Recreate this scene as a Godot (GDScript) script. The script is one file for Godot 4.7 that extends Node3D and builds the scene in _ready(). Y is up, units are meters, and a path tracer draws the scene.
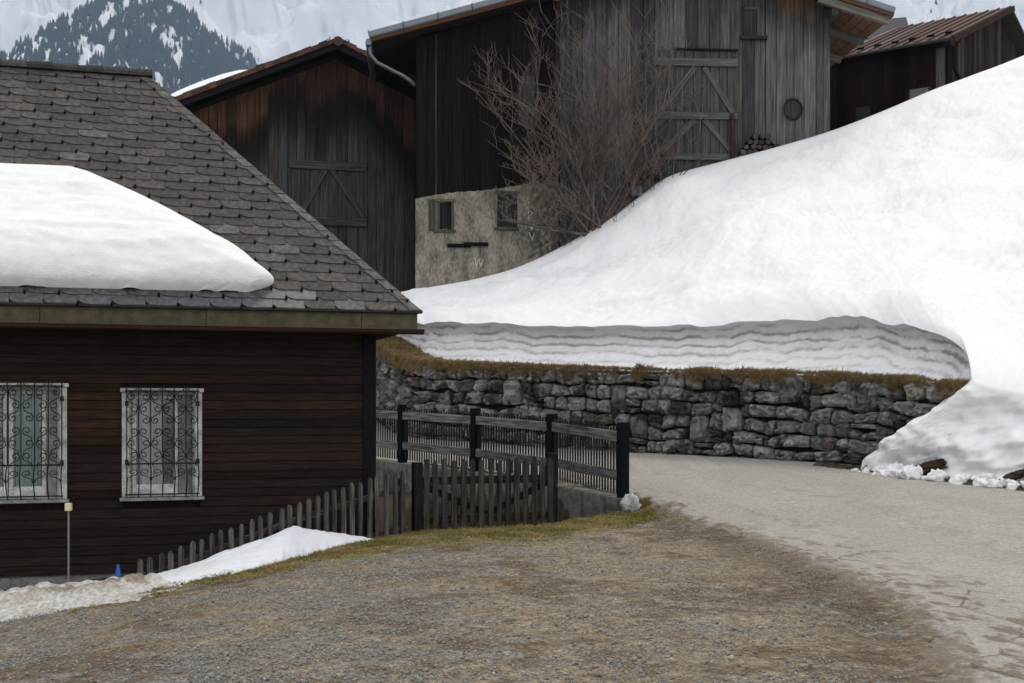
extends Node3D
# An alpine hamlet in late winter: a dark wooden house with a slate roof, weathered barns above a snow slope,
# a dry stone wall along a bend of the road, fences and a gravel forecourt. Metres, y up, the camera looks to -z.

var rng := RandomNumberGenerator.new()
var n1 := FastNoiseLite.new()
var n2 := FastNoiseLite.new()
var n3 := FastNoiseLite.new()
var names := {}
var M := {}

# ---------------------------------------------------------------- mesh builder
class MB:
	var v := PackedVector3Array()
	var n := PackedVector3Array()
	var uv := PackedVector2Array()
	var uv2 := PackedVector2Array()
	var c := PackedColorArray()
	var ix := PackedInt32Array()
	var col := Color(1, 1, 1)
	var uvo := Vector2.ZERO
	var use2 := false

	func vert(p: Vector3, nn: Vector3, t: Vector2) -> int:
		v.append(p); n.append(nn); uv.append(t); c.append(col)
		if use2: uv2.append(Vector2.ZERO)
		return v.size() - 1

	func tri(a: Vector3, b: Vector3, d: Vector3, out: Vector3, ta := Vector2.ZERO, tb := Vector2.ZERO, td := Vector2.ZERO) -> void:
		var nn := (d - a).cross(b - a)
		if nn.length_squared() < 1e-16: return
		nn = nn.normalized()
		var i := v.size()
		if nn.dot(out) < 0.0:
			nn = -nn
			vert(a, nn, ta + uvo); vert(d, nn, td + uvo); vert(b, nn, tb + uvo)
		else:
			vert(a, nn, ta + uvo); vert(b, nn, tb + uvo); vert(d, nn, td + uvo)
		ix.append(i); ix.append(i + 1); ix.append(i + 2)

	func quad(a: Vector3, b: Vector3, d: Vector3, e: Vector3, out: Vector3, ta := Vector2.ZERO, tb := Vector2.ZERO, td := Vector2.ZERO, te := Vector2.ZERO) -> void:
		tri(a, b, d, out, ta, tb, td)
		tri(a, d, e, out, ta, td, te)

	# box from lo to hi with small chamfers; uv in metres, v along y (or along x if lie is set)
	func box(lo: Vector3, hi: Vector3, ch := 0.006, lie := false, T := Transform3D()) -> void:
		var m := (lo + hi) * 0.5
		var h := (hi - lo) * 0.5
		ch = minf(ch, minf(h.x, minf(h.y, h.z)) * 0.6)
		var f := func(p: Vector3) -> Vector2:
			return Vector2(p.y + p.z, p.x) if lie else Vector2(p.x + p.z, p.y)
		for ax in 3:
			for s in [-1.0, 1.0]:
				var o := Vector3.ZERO; o[ax] = s
				var a1 := (ax + 1) % 3
				var a2 := (ax + 2) % 3
				var q := []
				for k in [[-1, -1], [1, -1], [1, 1], [-1, 1]]:
					var p := Vector3.ZERO
					p[ax] = s * h[ax]; p[a1] = k[0] * (h[a1] - ch); p[a2] = k[1] * (h[a2] - ch)
					q.append(p + m)
				quad(T * q[0], T * q[1], T * q[2], T * q[3], T.basis * o, f.call(q[0]), f.call(q[1]), f.call(q[2]), f.call(q[3]))
		for ax in 3:
			var a1 := (ax + 1) % 3
			var a2 := (ax + 2) % 3
			for s1 in [-1.0, 1.0]:
				for s2 in [-1.0, 1.0]:
					var o := Vector3.ZERO; o[a1] = s1; o[a2] = s2
					var q := []
					for k in [[-1, 0], [1, 0], [1, 1], [-1, 1]]:
						var p := Vector3.ZERO
						p[ax] = k[0] * (h[ax] - ch)
						p[a1] = s1 * (h[a1] - (0.0 if k[1] == 0 else ch))
						p[a2] = s2 * (h[a2] - (ch if k[1] == 0 else 0.0))
						q.append(p + m)
					quad(T * q[0], T * q[1], T * q[2], T * q[3], T.basis * o, f.call(q[0]), f.call(q[1]), f.call(q[2]), f.call(q[3]))

	# flat outline (x, y) with thickness t along z, from z = 0 back to -t
	func prism(poly: PackedVector2Array, t: float, T := Transform3D(), z0 := 0.0) -> void:
		var id := Geometry2D.triangulate_polygon(poly)
		for k in range(0, id.size(), 3):
			var a := poly[id[k]]; var b := poly[id[k + 1]]; var d := poly[id[k + 2]]
			tri(T * Vector3(a.x, a.y, z0), T * Vector3(b.x, b.y, z0), T * Vector3(d.x, d.y, z0), T.basis.z, a, b, d)
			tri(T * Vector3(a.x, a.y, z0 - t), T * Vector3(b.x, b.y, z0 - t), T * Vector3(d.x, d.y, z0 - t), -T.basis.z, a, b, d)
		var mid := Vector2.ZERO
		var turn := 0.0
		for k in poly.size():
			var a := poly[k]; var b := poly[(k + 1) % poly.size()]
			turn += a.x * b.y - b.x * a.y
		for k in poly.size():
			var a := poly[k]; var b := poly[(k + 1) % poly.size()]
			var o := Vector2(b.y - a.y, a.x - b.x) * signf(turn)
			quad(T * Vector3(a.x, a.y, z0), T * Vector3(b.x, b.y, z0), T * Vector3(b.x, b.y, z0 - t), T * Vector3(a.x, a.y, z0 - t), T.basis * Vector3(o.x, o.y, 0), a, b, b + Vector2(t, 0), a + Vector2(t, 0))

	# round bar through the points; r is one radius or a list
	func tube(pts: Array, r, sides := 6, cap := true) -> void:
		var cnt := pts.size()
		var ref := Vector3.UP
		var i0 := v.size()
		var ln := 0.0
		for k in cnt:
			var d: Vector3 = (pts[mini(k + 1, cnt - 1)] - pts[maxi(k - 1, 0)]).normalized()
			if k > 0: ln += (pts[k] as Vector3).distance_to(pts[k - 1])
			if absf(d.dot(ref)) > 0.95: ref = Vector3.RIGHT if absf(d.x) < 0.9 else Vector3.FORWARD
			var a := d.cross(ref).normalized()
			var b := a.cross(d).normalized()
			var rr: float = r[k] if r is Array else r
			for s in sides:
				var t := TAU * s / sides
				var o := a * cos(t) + b * sin(t)
				vert(pts[k] + o * rr, o, Vector2(float(s) / sides * 0.2, ln) + uvo)
		for k in cnt - 1:
			for s in sides:
				var p := i0 + k * sides + s
				var q := i0 + k * sides + (s + 1) % sides
				for z in [p, q, q + sides, p, q + sides, p + sides]: ix.append(z)
		if cap:
			for e in [0, cnt - 1]:
				var mid: Vector3 = pts[e]
				var o: Vector3 = (pts[0] - pts[1]) if e == 0 else (pts[cnt - 1] - pts[cnt - 2])
				for s in sides:
					tri(mid, v[i0 + e * sides + s], v[i0 + e * sides + (s + 1) % sides], o)

	# smooth sheet of rows x cols points; its front looks along "out" on average
	func sheet(p: PackedVector3Array, cols: int, t: PackedVector2Array, cc: PackedColorArray, out: Vector3, t2 := PackedVector2Array()) -> void:
		var rows := p.size() / cols
		var i0 := v.size()
		var nn := PackedVector3Array()
		nn.resize(p.size())
		var score := 0.0
		for r in rows:
			for k in cols:
				var a := p[r * cols + maxi(k - 1, 0)]
				var b := p[r * cols + mini(k + 1, cols - 1)]
				var d := p[maxi(r - 1, 0) * cols + k]
				var e := p[mini(r + 1, rows - 1) * cols + k]
				var x := (b - a).cross(e - d)
				nn[r * cols + k] = x.normalized()
				score += x.dot(out)
		var s := 1.0 if score > 0.0 else -1.0
		for k in p.size(): nn[k] = nn[k] * s
		v.append_array(p); n.append_array(nn); uv.append_array(t); c.append_array(cc)
		if use2: uv2.append_array(t2)
		for r in rows - 1:
			for k in cols - 1:
				var a := i0 + r * cols + k
				if s > 0.0:
					ix.append(a); ix.append(a + cols); ix.append(a + 1)
					ix.append(a + 1); ix.append(a + cols); ix.append(a + cols + 1)
				else:
					ix.append(a); ix.append(a + 1); ix.append(a + cols)
					ix.append(a + 1); ix.append(a + cols + 1); ix.append(a + cols)

	func mesh(mat: Material) -> ArrayMesh:
		var a := []
		a.resize(Mesh.ARRAY_MAX)
		a[Mesh.ARRAY_VERTEX] = v; a[Mesh.ARRAY_NORMAL] = n; a[Mesh.ARRAY_TEX_UV] = uv
		if use2: a[Mesh.ARRAY_TEX_UV2] = uv2
		a[Mesh.ARRAY_COLOR] = c; a[Mesh.ARRAY_INDEX] = ix
		var m := ArrayMesh.new()
		m.add_surface_from_arrays(Mesh.PRIMITIVE_TRIANGLES, a)
		m.surface_set_material(0, mat)
		return m

# ---------------------------------------------------------------- naming helpers
func numbered(called: String) -> String:
	var k: int = names.get(called, 0)
	names[called] = k + 1
	return called if k == 0 else "%s_%03d" % [called, k]

func tag(o: Node3D, label: String, category := "", group := "", kind := "") -> void:
	if label: o.set_meta("label", label)
	if category: o.set_meta("category", category)
	if group: o.set_meta("group", group)
	if kind: o.set_meta("kind", kind)

func put(b: MB, called: String, mat: Material, parent: Node3D = null) -> MeshInstance3D:
	var o := MeshInstance3D.new()
	o.mesh = b.mesh(mat)
	if parent == null:
		o.name = numbered(called)
		add_child(o)
	else:
		o.name = called
		parent.add_child(o, true)
	return o

func thing(called: String, label: String, category: String, T: Transform3D, group := "") -> Node3D:
	var o := Node3D.new()
	o.name = numbered(called)
	add_child(o)
	o.transform = T
	tag(o, label, category, group)
	return o

func part(called: String, parent: Node3D) -> Node3D:
	var o := Node3D.new()
	o.name = called
	parent.add_child(o, true)
	return o

func frame(x: float, y: float, d: float, ux: float, ud: float) -> Transform3D:
	# local x runs along a facade (ux to the side, ud away), local z faces out of it
	var l := sqrt(ux * ux + ud * ud)
	return Transform3D(Basis(Vector3(ux, 0, -ud) / l, Vector3.UP, Vector3(ud, 0, ux) / l), Vector3(x, y, -d))

func R(a: float, b: float) -> float:
	return rng.randf_range(a, b)

func jit(cc: Color, k: float) -> Color:
	var f := 1.0 + R(-k, k)
	return Color(cc.r * f * (1.0 + R(-k, k) * 0.18), cc.g * f, cc.b * f * (1.0 + R(-k, k) * 0.18))

func ss(a: float, b: float, x: float) -> float:
	return smoothstep(a, b, x)

# ---------------------------------------------------------------- textures
func nz(w: int, h: int, freq: float, oct: int, sd: int, kind := FastNoiseLite.TYPE_SIMPLEX_SMOOTH, dx := 1, dy := 1, ret := -1) -> PackedByteArray:
	var f := FastNoiseLite.new()
	f.seed = sd; f.noise_type = kind; f.frequency = freq
	f.fractal_type = FastNoiseLite.FRACTAL_FBM if oct > 1 else FastNoiseLite.FRACTAL_NONE
	f.fractal_octaves = maxi(oct, 1)
	if ret >= 0:
		f.cellular_return_type = ret
	var im := f.get_seamless_image(w / dx, h / dy, false, false, 0.12, true)
	im.convert(Image.FORMAT_L8)
	if dx > 1 or dy > 1: im.resize(w, h, Image.INTERPOLATE_CUBIC)
	return im.get_data()

func tex(w: int, h: int, data: PackedByteArray, f := Image.FORMAT_L8) -> ImageTexture:
	return ImageTexture.create_from_image(Image.create_from_data(w, h, false, f, data))

func smat(nm: String, col_tex: Texture2D, sc: Vector3, rough: float, bump: Texture2D = null, cm := 0.0, tri := false, spec := 0.4) -> StandardMaterial3D:
	var m := StandardMaterial3D.new()
	m.resource_name = nm
	m.vertex_color_use_as_albedo = true
	m.albedo_texture = col_tex
	m.roughness = rough
	m.metallic_specular = spec
	m.uv1_scale = sc
	if tri:
		m.uv1_triplanar = true
		m.uv1_world_triplanar = true
	if bump:
		m.heightmap_enabled = true
		m.heightmap_texture = bump
		m.heightmap_scale = cm
	M[nm] = m
	return m

func plain(nm: String, cc: Color, rough: float, metal := 0.0, spec := 0.5) -> StandardMaterial3D:
	var m := StandardMaterial3D.new()
	m.resource_name = nm
	m.albedo_color = cc.linear_to_srgb()
	m.roughness = rough
	m.metallic = metal
	m.metallic_specular = spec
	M[nm] = m
	return m

func make_materials() -> void:
	var W := 512
	# wood: fine grain along v, darker cracks, a few knots
	var a := nz(W, W, 0.11, 3, 11, FastNoiseLite.TYPE_SIMPLEX_SMOOTH, 1, 16)
	var b := nz(W, W, 0.035, 2, 12, FastNoiseLite.TYPE_SIMPLEX_SMOOTH, 1, 8)
	var c := nz(W, W, 0.02, 4, 13)
	var e := nz(W, W, 0.30, 1, 14, FastNoiseLite.TYPE_SIMPLEX_SMOOTH, 1, 16)
	var o := PackedByteArray(); o.resize(W * W)
	var hgt := PackedByteArray(); hgt.resize(W * W)
	for i in W * W:
		var g := 0.45 * a[i] + 0.25 * b[i] + 0.30 * e[i]
		var crack := 0.0
		if a[i] < 62: crack = (62 - a[i]) * 2.2
		o[i] = clampi(int(195 + (g - 128) * 1.45 + (c[i] - 128) * 0.45 - crack), 45, 255)
		hgt[i] = clampi(int(g * 0.9 + 20 - crack * 1.6), 0, 255)
	var wood := tex(W, W, o)
	var wood_h := tex(W, W, hgt)
	smat("wood", wood, Vector3(0.95, 0.22, 1), 0.82, wood_h, 0.6, false, 0.3)
	for i in W * W:
		o[i] = clampi(int(206 + (0.30 * a[i] + 0.20 * b[i] + 0.50 * e[i] - 128) * 0.95 + (c[i] - 128) * 0.25 - (30.0 if a[i] < 50 else 0.0)), 60, 255)
	smat("wood_barn", tex(W, W, o), Vector3(0.8, 0.10, 1), 0.9, wood_h, 1.4, false, 0.15)
	smat("wood_oiled", M.wood_barn.albedo_texture, Vector3(1.3, 0.30, 1), 0.66, wood_h, 0.4, false, 0.2)
	# mottled mineral surface
	a = nz(W, W, 0.012, 5, 21)
	b = nz(W, W, 0.09, 4, 22)
	c = nz(W, W, 0.4, 2, 23)
	for i in W * W:
		o[i] = clampi(int(205 + (a[i] - 128) * 0.42 + (b[i] - 128) * 0.42 + (c[i] - 128) * 0.3), 40, 255)
		hgt[i] = clampi(int(a[i] * 0.35 + b[i] * 0.4 + c[i] * 0.25), 0, 255)
	var grit := tex(W, W, o)
	var grit_h := tex(W, W, hgt)
	smat("stone", grit, Vector3(0.9, 0.9, 0.9), 0.92, grit_h, 9.0, true, 0.3)
	smat("slate", grit, Vector3(1.6, 1.6, 1), 0.72, grit_h, 0.5, false, 0.4)
	smat("slate_wet", grit, Vector3(1.6, 1.6, 1), 0.30, grit_h, 0.25, false, 0.5)
	smat("plaster", grit, Vector3(0.30, 0.12, 0.30), 0.95, grit_h, 0.3, true, 0.2)
	smat("concrete", grit, Vector3(0.7, 0.7, 0.7), 0.92, grit_h, 1.5, true, 0.25)
	smat("paint", grit, Vector3(0.8, 0.8, 0.8), 0.6, grit_h, 0.2, true, 0.4)
	smat("rust", grit, Vector3(1.3, 1.3, 1.3), 0.8, grit_h, 0.6, true, 0.4)
	smat("soil", grit, Vector3(1.9, 1.9, 1.9), 1.0, grit_h, 5.0, true, 0.1)
	# snow: almost white, coarse melt crystals
	a = nz(W, W, 0.02, 4, 31)
	b = nz(W, W, 0.15, 3, 32)
	for i in W * W:
		o[i] = clampi(int(246 + (a[i] - 128) * 0.05 + (b[i] - 128) * 0.05), 200, 255)
		hgt[i] = clampi(int(a[i] * 0.6 + b[i] * 0.4), 0, 255)
	smat("snow", tex(W, W, o), Vector3(0.55, 0.55, 0.55), 0.75, tex(W, W, hgt), 1.3, true, 0.25)
	# grainy snow full of road dirt
	a = nz(W, W, 0.03, 5, 41)
	b = nz(W, W, 0.3, 2, 42)
	for i in W * W:
		var k := (a[i] - 128) * 0.5 + (b[i] - 128) * 0.45
		o[i] = clampi(int(222 + k), 90, 255)
		hgt[i] = clampi(int(a[i] * 0.6 + b[i] * 0.4), 0, 255)
	smat("snow_dirty", tex(W, W, o), Vector3(0.9, 0.9, 0.9), 0.85, tex(W, W, hgt), 4.0, true, 0.2)
	# loose gravel, 2 m of it
	W = 1024
	var cell := FastNoiseLite.TYPE_CELLULAR
	a = nz(W, W, 0.055, 1, 51, cell, 1, 1, FastNoiseLite.RETURN_DISTANCE)
	b = nz(W, W, 0.055, 1, 51, cell, 1, 1, FastNoiseLite.RETURN_CELL_VALUE)
	c = nz(W, W, 0.13, 1, 52, cell, 1, 1, FastNoiseLite.RETURN_CELL_VALUE)
	e = nz(W, W, 0.012, 4, 53)
	var f := nz(W, W, 0.13, 1, 52, cell, 1, 1, FastNoiseLite.RETURN_DISTANCE)
	o = PackedByteArray(); o.resize(W * W)
	hgt = PackedByteArray(); hgt.resize(W * W)
	for i in W * W:
		var big := 1.0 if b[i] > 165 and a[i] < 120 else 0.0
		var t := 158.0 + (c[i] - 128) * 0.28 + (e[i] - 128) * 0.30
		var hh := 90.0 - f[i] * 0.28 + (e[i] - 128) * 0.15
		if big > 0.0:
			t = 168.0 + (b[i] - 205) * 0.7
			hh = 215.0 - a[i] * 1.0
		if c[i] > 240: t += 30.0
		o[i] = clampi(int(t + 32), 40, 255)
		hgt[i] = clampi(int(hh), 0, 255)
	var gravel := tex(W, W, o)
	var gravel_h := tex(W, W, hgt)
	smat("gravel", gravel, Vector3(1, 1, 1), 0.95, gravel_h, 1.7, false, 0.2)
	# worn asphalt
	W = 512
	a = nz(W, W, 0.16, 1, 61, cell, 1, 1, FastNoiseLite.RETURN_CELL_VALUE)
	b = nz(W, W, 0.02, 5, 62)
	c = nz(W, W, 0.35, 2, 63)
	o = PackedByteArray(); o.resize(W * W)
	hgt = PackedByteArray(); hgt.resize(W * W)
	for i in W * W:
		o[i] = clampi(int(216 + (a[i] - 128) * 0.16 + (b[i] - 128) * 0.10 + (c[i] - 128) * 0.12), 60, 255)
		hgt[i] = clampi(int(a[i] * 0.4 + c[i] * 0.4 + b[i] * 0.2), 0, 255)
	smat("asphalt", tex(W, W, o), Vector3(1, 1, 1), 0.88, tex(W, W, hgt), 0.5, false, 0.25)
	var m := StandardMaterial3D.new()
	m.resource_name = "leaf"
	m.vertex_color_use_as_albedo = true
	m.roughness = 0.9
	m.metallic_specular = 0.15
	M["leaf"] = m
	smat("far_rock", M.snow.albedo_texture, Vector3(0.004, 0.004, 0.004), 1.0, grit_h, 150.0, true, 0.1)
	plain("iron", Color(0.012, 0.012, 0.013), 0.5, 0.6)
	plain("black_paint", Color(0.007, 0.007, 0.008), 0.9, 0.0, 0.15)
	plain("white_paint", Color(0.62, 0.62, 0.60), 0.45)
	plain("zinc", Color(0.16, 0.18, 0.20), 0.45, 0.6)
	plain("copper_old", Color(0.045, 0.022, 0.017), 0.35, 0.5)
	plain("curtain", Color(0.42, 0.44, 0.46), 0.9)
	plain("curtain_green", Color(0.20, 0.30, 0.28), 0.9)
	plain("blue_plastic", Color(0.02, 0.10, 0.36), 0.4)
	plain("cream_plastic", Color(0.66, 0.60, 0.36), 0.5)
	plain("grey_pole", Color(0.20, 0.20, 0.19), 0.6)
	plain("chalk", Color(0.55, 0.54, 0.50), 0.95)
	var g := StandardMaterial3D.new()
	g.resource_name = "glass"
	g.transparency = BaseMaterial3D.TRANSPARENCY_ALPHA
	g.albedo_color = Color(0.85, 0.92, 0.92, 0.12)
	g.roughness = 0.05
	M["glass"] = g

# ---------------------------------------------------------------- the lie of the land
func interp(x: float, xs: Array, ys: Array) -> float:
	if x <= xs[0]: return ys[0]
	for k in range(1, xs.size()):
		if x <= xs[k]:
			return lerpf(ys[k - 1], ys[k], (x - xs[k - 1]) / (xs[k] - xs[k - 1]))
	return ys[-1]

func road_rise(d: float) -> float:
	return interp(d, [0, 14, 17, 20, 24, 27, 30, 34, 40], [0, 0, 0.07, 0.17, 0.40, 0.58, 0.8, 1.1, 1.6])

func fence_d(x: float) -> float:
	# how far off the line of the fences runs
	return 14.4 + (x + 4.12) * 0.697 if x < -1.2 else (16.5 + (x + 1.2) * 0.6 if x < 0.5 else 17.52 + (x - 0.5) * 1.8)

func ground_y(x: float, d: float) -> float:
	var road := road_rise(d) + 0.015 * maxf(0.0, x - 2.0)
	var yard := -0.05 * ss(15, 22, d)
	var w := 0.12 + maxf(0.0, 20.2 - d) * 0.5
	var e := (x - 1.72) * 0.838 + (d - 20.0) * 0.545
	var y := lerpf(yard, road, ss(-w, w, e))
	if x > -1.6 and x < 2.2: y -= 0.9 * ss(0.12, 0.45, d - fence_d(x)) * (1.0 - ss(-w, w * 0.2, e)) * (1.0 - ss(1.4, 1.75, x))
	y -= 0.09 * pow(maxf(0.0, -x - 1.0), 1.2) * ss(5, 9, d) * (1.0 - ss(24, 32, d))
	return y

func spline(pts: Array, t: float):
	# Catmull-Rom through a list of vectors, t from 0 to size - 1
	var k := clampi(int(t), 0, pts.size() - 2)
	var f := clampf(t - k, 0.0, 1.0)
	var p0 = pts[maxi(k - 1, 0)]; var p1 = pts[k]; var p2 = pts[k + 1]; var p3 = pts[mini(k + 2, pts.size() - 1)]
	return 0.5 * ((2.0 * p1) + (p2 - p0) * f + (2.0 * p0 - 5.0 * p1 + 4.0 * p2 - p3) * f * f + (3.0 * p1 - p0 - 3.0 * p2 + p3) * f * f * f)

# ---------------------------------------------------------------- scene
func _ready() -> void:
	rng.seed = 20260514
	for q in [[n1, 5], [n2, 9], [n3, 23]]:
		q[0].seed = q[1]
		q[0].noise_type = FastNoiseLite.TYPE_SIMPLEX_SMOOTH
		q[0].frequency = 0.1 if q[0] != n3 else 0.05
		q[0].fractal_type = FastNoiseLite.FRACTAL_FBM
		q[0].fractal_octaves = 3
	# camera: a rising-front lens about 46 mm long, eye at 1.6 m
	var cam := Camera3D.new()
	cam.name = "camera"
	cam.projection = Camera3D.PROJECTION_FRUSTUM
	cam.near = 0.1
	cam.far = 12000.0
	cam.size = 0.1 * 683.0 / 1300.0
	cam.frustum_offset = Vector2(0, 0.1 * 63.5 / 1300.0)
	cam.position = Vector3(0, 1.6, 0)
	add_child(cam)
	cam.current = true
	# overcast sky, a weak broad sun behind the cloud
	var sky_mat := ProceduralSkyMaterial.new()
	sky_mat.sky_top_color = Color(0.94, 0.945, 0.955)
	sky_mat.sky_horizon_color = Color(0.95, 0.95, 0.955)
	sky_mat.sky_curve = 0.25
	sky_mat.ground_bottom_color = Color(0.55, 0.55, 0.55)
	sky_mat.ground_horizon_color = Color(0.86, 0.87, 0.88)
	sky_mat.sun_angle_max = 0.0
	sky_mat.sky_energy_multiplier = 1.0
	var sky := Sky.new()
	sky.sky_material = sky_mat
	var env := Environment.new()
	env.background_mode = Environment.BG_SKY
	env.sky = sky
	env.background_energy_multiplier = 0.92
	env.tonemap_mode = Environment.TONE_MAPPER_LINEAR
	env.tonemap_exposure = 1.60
	env.sdfgi_enabled = true
	env.ssao_enabled = true
	env.ssil_enabled = true
	env.fog_enabled = true
	env.fog_density = 0.00017
	env.fog_light_color = Color(0.76, 0.87, 1.0)
	var we := WorldEnvironment.new()
	we.name = "world"
	we.environment = env
	add_child(we)
	var sun := DirectionalLight3D.new()
	sun.name = "sun"
	sun.light_energy = 0.30
	sun.light_angular_distance = 25.0
	sun.light_color = Color(1.0, 0.97, 0.92)
	sun.shadow_enabled = true
	sun.rotation_degrees = Vector3(-62, 152, 0)
	add_child(sun)
	make_materials()
	var sp := StandardMaterial3D.new()
	sp.resource_name = "stone_plain"
	sp.vertex_color_use_as_albedo = true
	sp.roughness = 0.95
	M["stone_plain"] = sp
	make_ground()
	make_road()
	make_snow_slope()
	make_mountains()
	make_house()
	make_roof_snow()
	make_small_barn()
	make_large_barn()
	make_cottage()
	make_stone_wall()
	make_fences()
	make_shrub()
	make_small_things()
	make_fence_snow()
	make_scatter()

# ---------------------------------------------------------------- ground and road
const WALL := [Vector3(-4.59, 3.79, -38), Vector3(-3.82, 3.4, -35), Vector3(-3.27, 3.1, -33), Vector3(-2.65, 2.73, -31.3), Vector3(-1.9, 2.58, -30.2), Vector3(-0.27, 2.47, -28.9), Vector3(1.87, 2.36, -27.6), Vector3(3.8, 2.27, -26.3), Vector3(5.52, 2.19, -24.9), Vector3(6.71, 2.09, -23.7), Vector3(7.49, 1.96, -22.5), Vector3(7.93, 1.92, -21.8)]
const ROAD_EDGE := [Vector2(2.3, 3), Vector2(2.47, 7.5), Vector2(2.62, 8.2), Vector2(2.85, 9.25), Vector2(3.05, 10.7), Vector2(3.05, 11.6), Vector2(2.97, 13.4), Vector2(2.83, 14.8), Vector2(2.66, 16.6), Vector2(2.25, 19.0), Vector2(1.98, 20.0), Vector2(0.95, 22.0), Vector2(-0.4, 24.0), Vector2(-1.9, 26.0), Vector2(-4.5, 29.2), Vector2(-8.0, 33.0)]

func road_edge_x(d: float) -> float:
	for k in range(1, ROAD_EDGE.size()):
		var a: Vector2 = ROAD_EDGE[k - 1]; var b: Vector2 = ROAD_EDGE[k]
		if d <= b.y: return lerpf(a.x, b.x, clampf((d - a.y) / (b.y - a.y), 0, 1))
	return -8.0

func steps(list: Array) -> PackedFloat32Array:
	# [from, to, step, to, step ...]
	var o := PackedFloat32Array()
	var x: float = list[0]
	for k in range(1, list.size(), 2):
		while x < list[k] - 1e-4:
			o.append(x); x += list[k + 1]
	o.append(x)
	return o

func make_ground() -> void:
	# colour of the forecourt by place, 16 m x 16 m: gravel, brown earth, turf
	var W := 1024
	var im := Image.create(W, W, false, Image.FORMAT_RGB8)
	var data := PackedByteArray(); data.resize(W * W * 3)
	var a := nz(W, W, 0.006, 5, 71); var b := nz(W, W, 0.03, 4, 72); var c := nz(W, W, 0.15, 3, 73); var e := nz(W, W, 0.010, 4, 74)
	var gravel_c := Vector3(158, 150, 139); var dust := Vector3(170, 156, 134); var earth := Vector3(126, 110, 91); var turf := Vector3(154, 146, 80); var straw := Vector3(186, 162, 110); var rustc := Vector3(138, 112, 84)
	for r in W:
		var d := 5.0 + 16.0 * r / W
		var ex := road_edge_x(d)
		for k in W:
			var x := -8.0 + 16.0 * k / W
			var i := r * W + k
			var na := a[i] / 255.0; var nb := b[i] / 255.0; var nc := c[i] / 255.0; var ne := e[i] / 255.0
			var col := gravel_c.lerp(dust, smoothstep(0.35, 0.65, ne + (nb - 0.5) * 0.5 + 0.20 * smoothstep(-1.5, 1.5, x)))
			col = col.lerp(earth, smoothstep(0.52, 0.66, na * 0.55 + nb * 0.45) * 0.75)
			col = col.lerp(rustc, smoothstep(0.60, 0.75, ne * 0.5 + nc * 0.5) * 0.7)
			# muddy rim along the asphalt
			var rim := exp(-pow((x - ex + 0.25) / 0.42, 2.0))
			col = col.lerp(earth * 0.92, clampf(rim * smoothstep(0.30, 0.62, nb + 0.15) * 0.6, 0, 1))
			# turf below the fences
			var fend := fence_d(x)
			var back := fend - d
			var wid := 1.7 + 0.9 * smoothstep(-3.5, -0.5, x) - 0.9 * smoothstep(0.4, 1.9, x)
			var t := 1.0 - smoothstep(wid * 0.45, wid * 1.15, back + (na - 0.5) * 1.6 + (nb - 0.5) * 1.1)
			t *= 1.0 - smoothstep(ex - 0.6, ex - 0.2, x + (nb - 0.5) * 0.6)
			if d > 20.3: t = 1.0
			if d > fend + 0.3 and x < 1.8:
				t *= 0.15
				col = earth * 0.6
			var tc := turf.lerp(straw, smoothstep(0.40, 0.62, nb * 0.6 + ne * 0.4)).lerp(earth, smoothstep(0.55, 0.7, nc * 0.6 + na * 0.4) * 0.7)
			col = col.lerp(tc, t * smoothstep(0.15, 0.45, nc + t * 0.3))
			col *= 0.88 + 0.24 * nc
			data[i * 3] = clampi(int(col.x), 0, 255); data[i * 3 + 1] = clampi(int(col.y), 0, 255); data[i * 3 + 2] = clampi(int(col.z), 0, 255)
	var macro := tex(W, W, data, Image.FORMAT_RGB8)
	var m: StandardMaterial3D = M.gravel
	m.detail_enabled = true
	m.detail_albedo = macro
	m.detail_blend_mode = BaseMaterial3D.BLEND_MODE_MUL
	m.detail_uv_layer = BaseMaterial3D.DETAIL_UV_2
	var xs := steps([-400, -40, 60, -10, 3, -6, 0.5, 4, 0.09, 10, 0.5, 40, 3, 400, 60])
	var ds := steps([-60, -4, 8, 4, 1, 6, 0.25, 21.5, 0.09, 33, 0.5, 60, 3, 420, 60])
	var p := PackedVector3Array(); var t1 := PackedVector2Array(); var t2 := PackedVector2Array(); var cc := PackedColorArray()
	for d in ds:
		for x in xs:
			var y := ground_y(x, d)
			if d > 5 and d < 22 and absf(x) < 8:
				y += n2.get_noise_2d(x * 6.0, d * 6.0) * 0.022 + n1.get_noise_2d(x * 20.0, d * 20.0) * 0.010 - 0.010
				y += n2.get_noise_2d(x * 60.0, d * 60.0) * 0.006
				y -= 0.03 * exp(-pow((x - road_edge_x(d) + 0.25) / 0.22, 2.0))
				if x > road_edge_x(d) + 0.12: y -= 0.04
			elif x > road_edge_x(d): y -= 0.05
			p.append(Vector3(x, y, -d))
			t1.append(Vector2(x, d) / 2.0)
			t2.append(Vector2(clampf((x + 8) / 16, 0.003, 0.997), clampf((d - 5) / 16, 0.003, 0.997)))
			cc.append(Color(1, 1, 1))
	var g := MB.new(); g.use2 = true
	g.sheet(p, xs.size(), t1, cc, Vector3.UP, t2)
	tag(put(g, "ground", m), "grey brown gravel forecourt with earth and worn turf", "", "", "structure")

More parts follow.
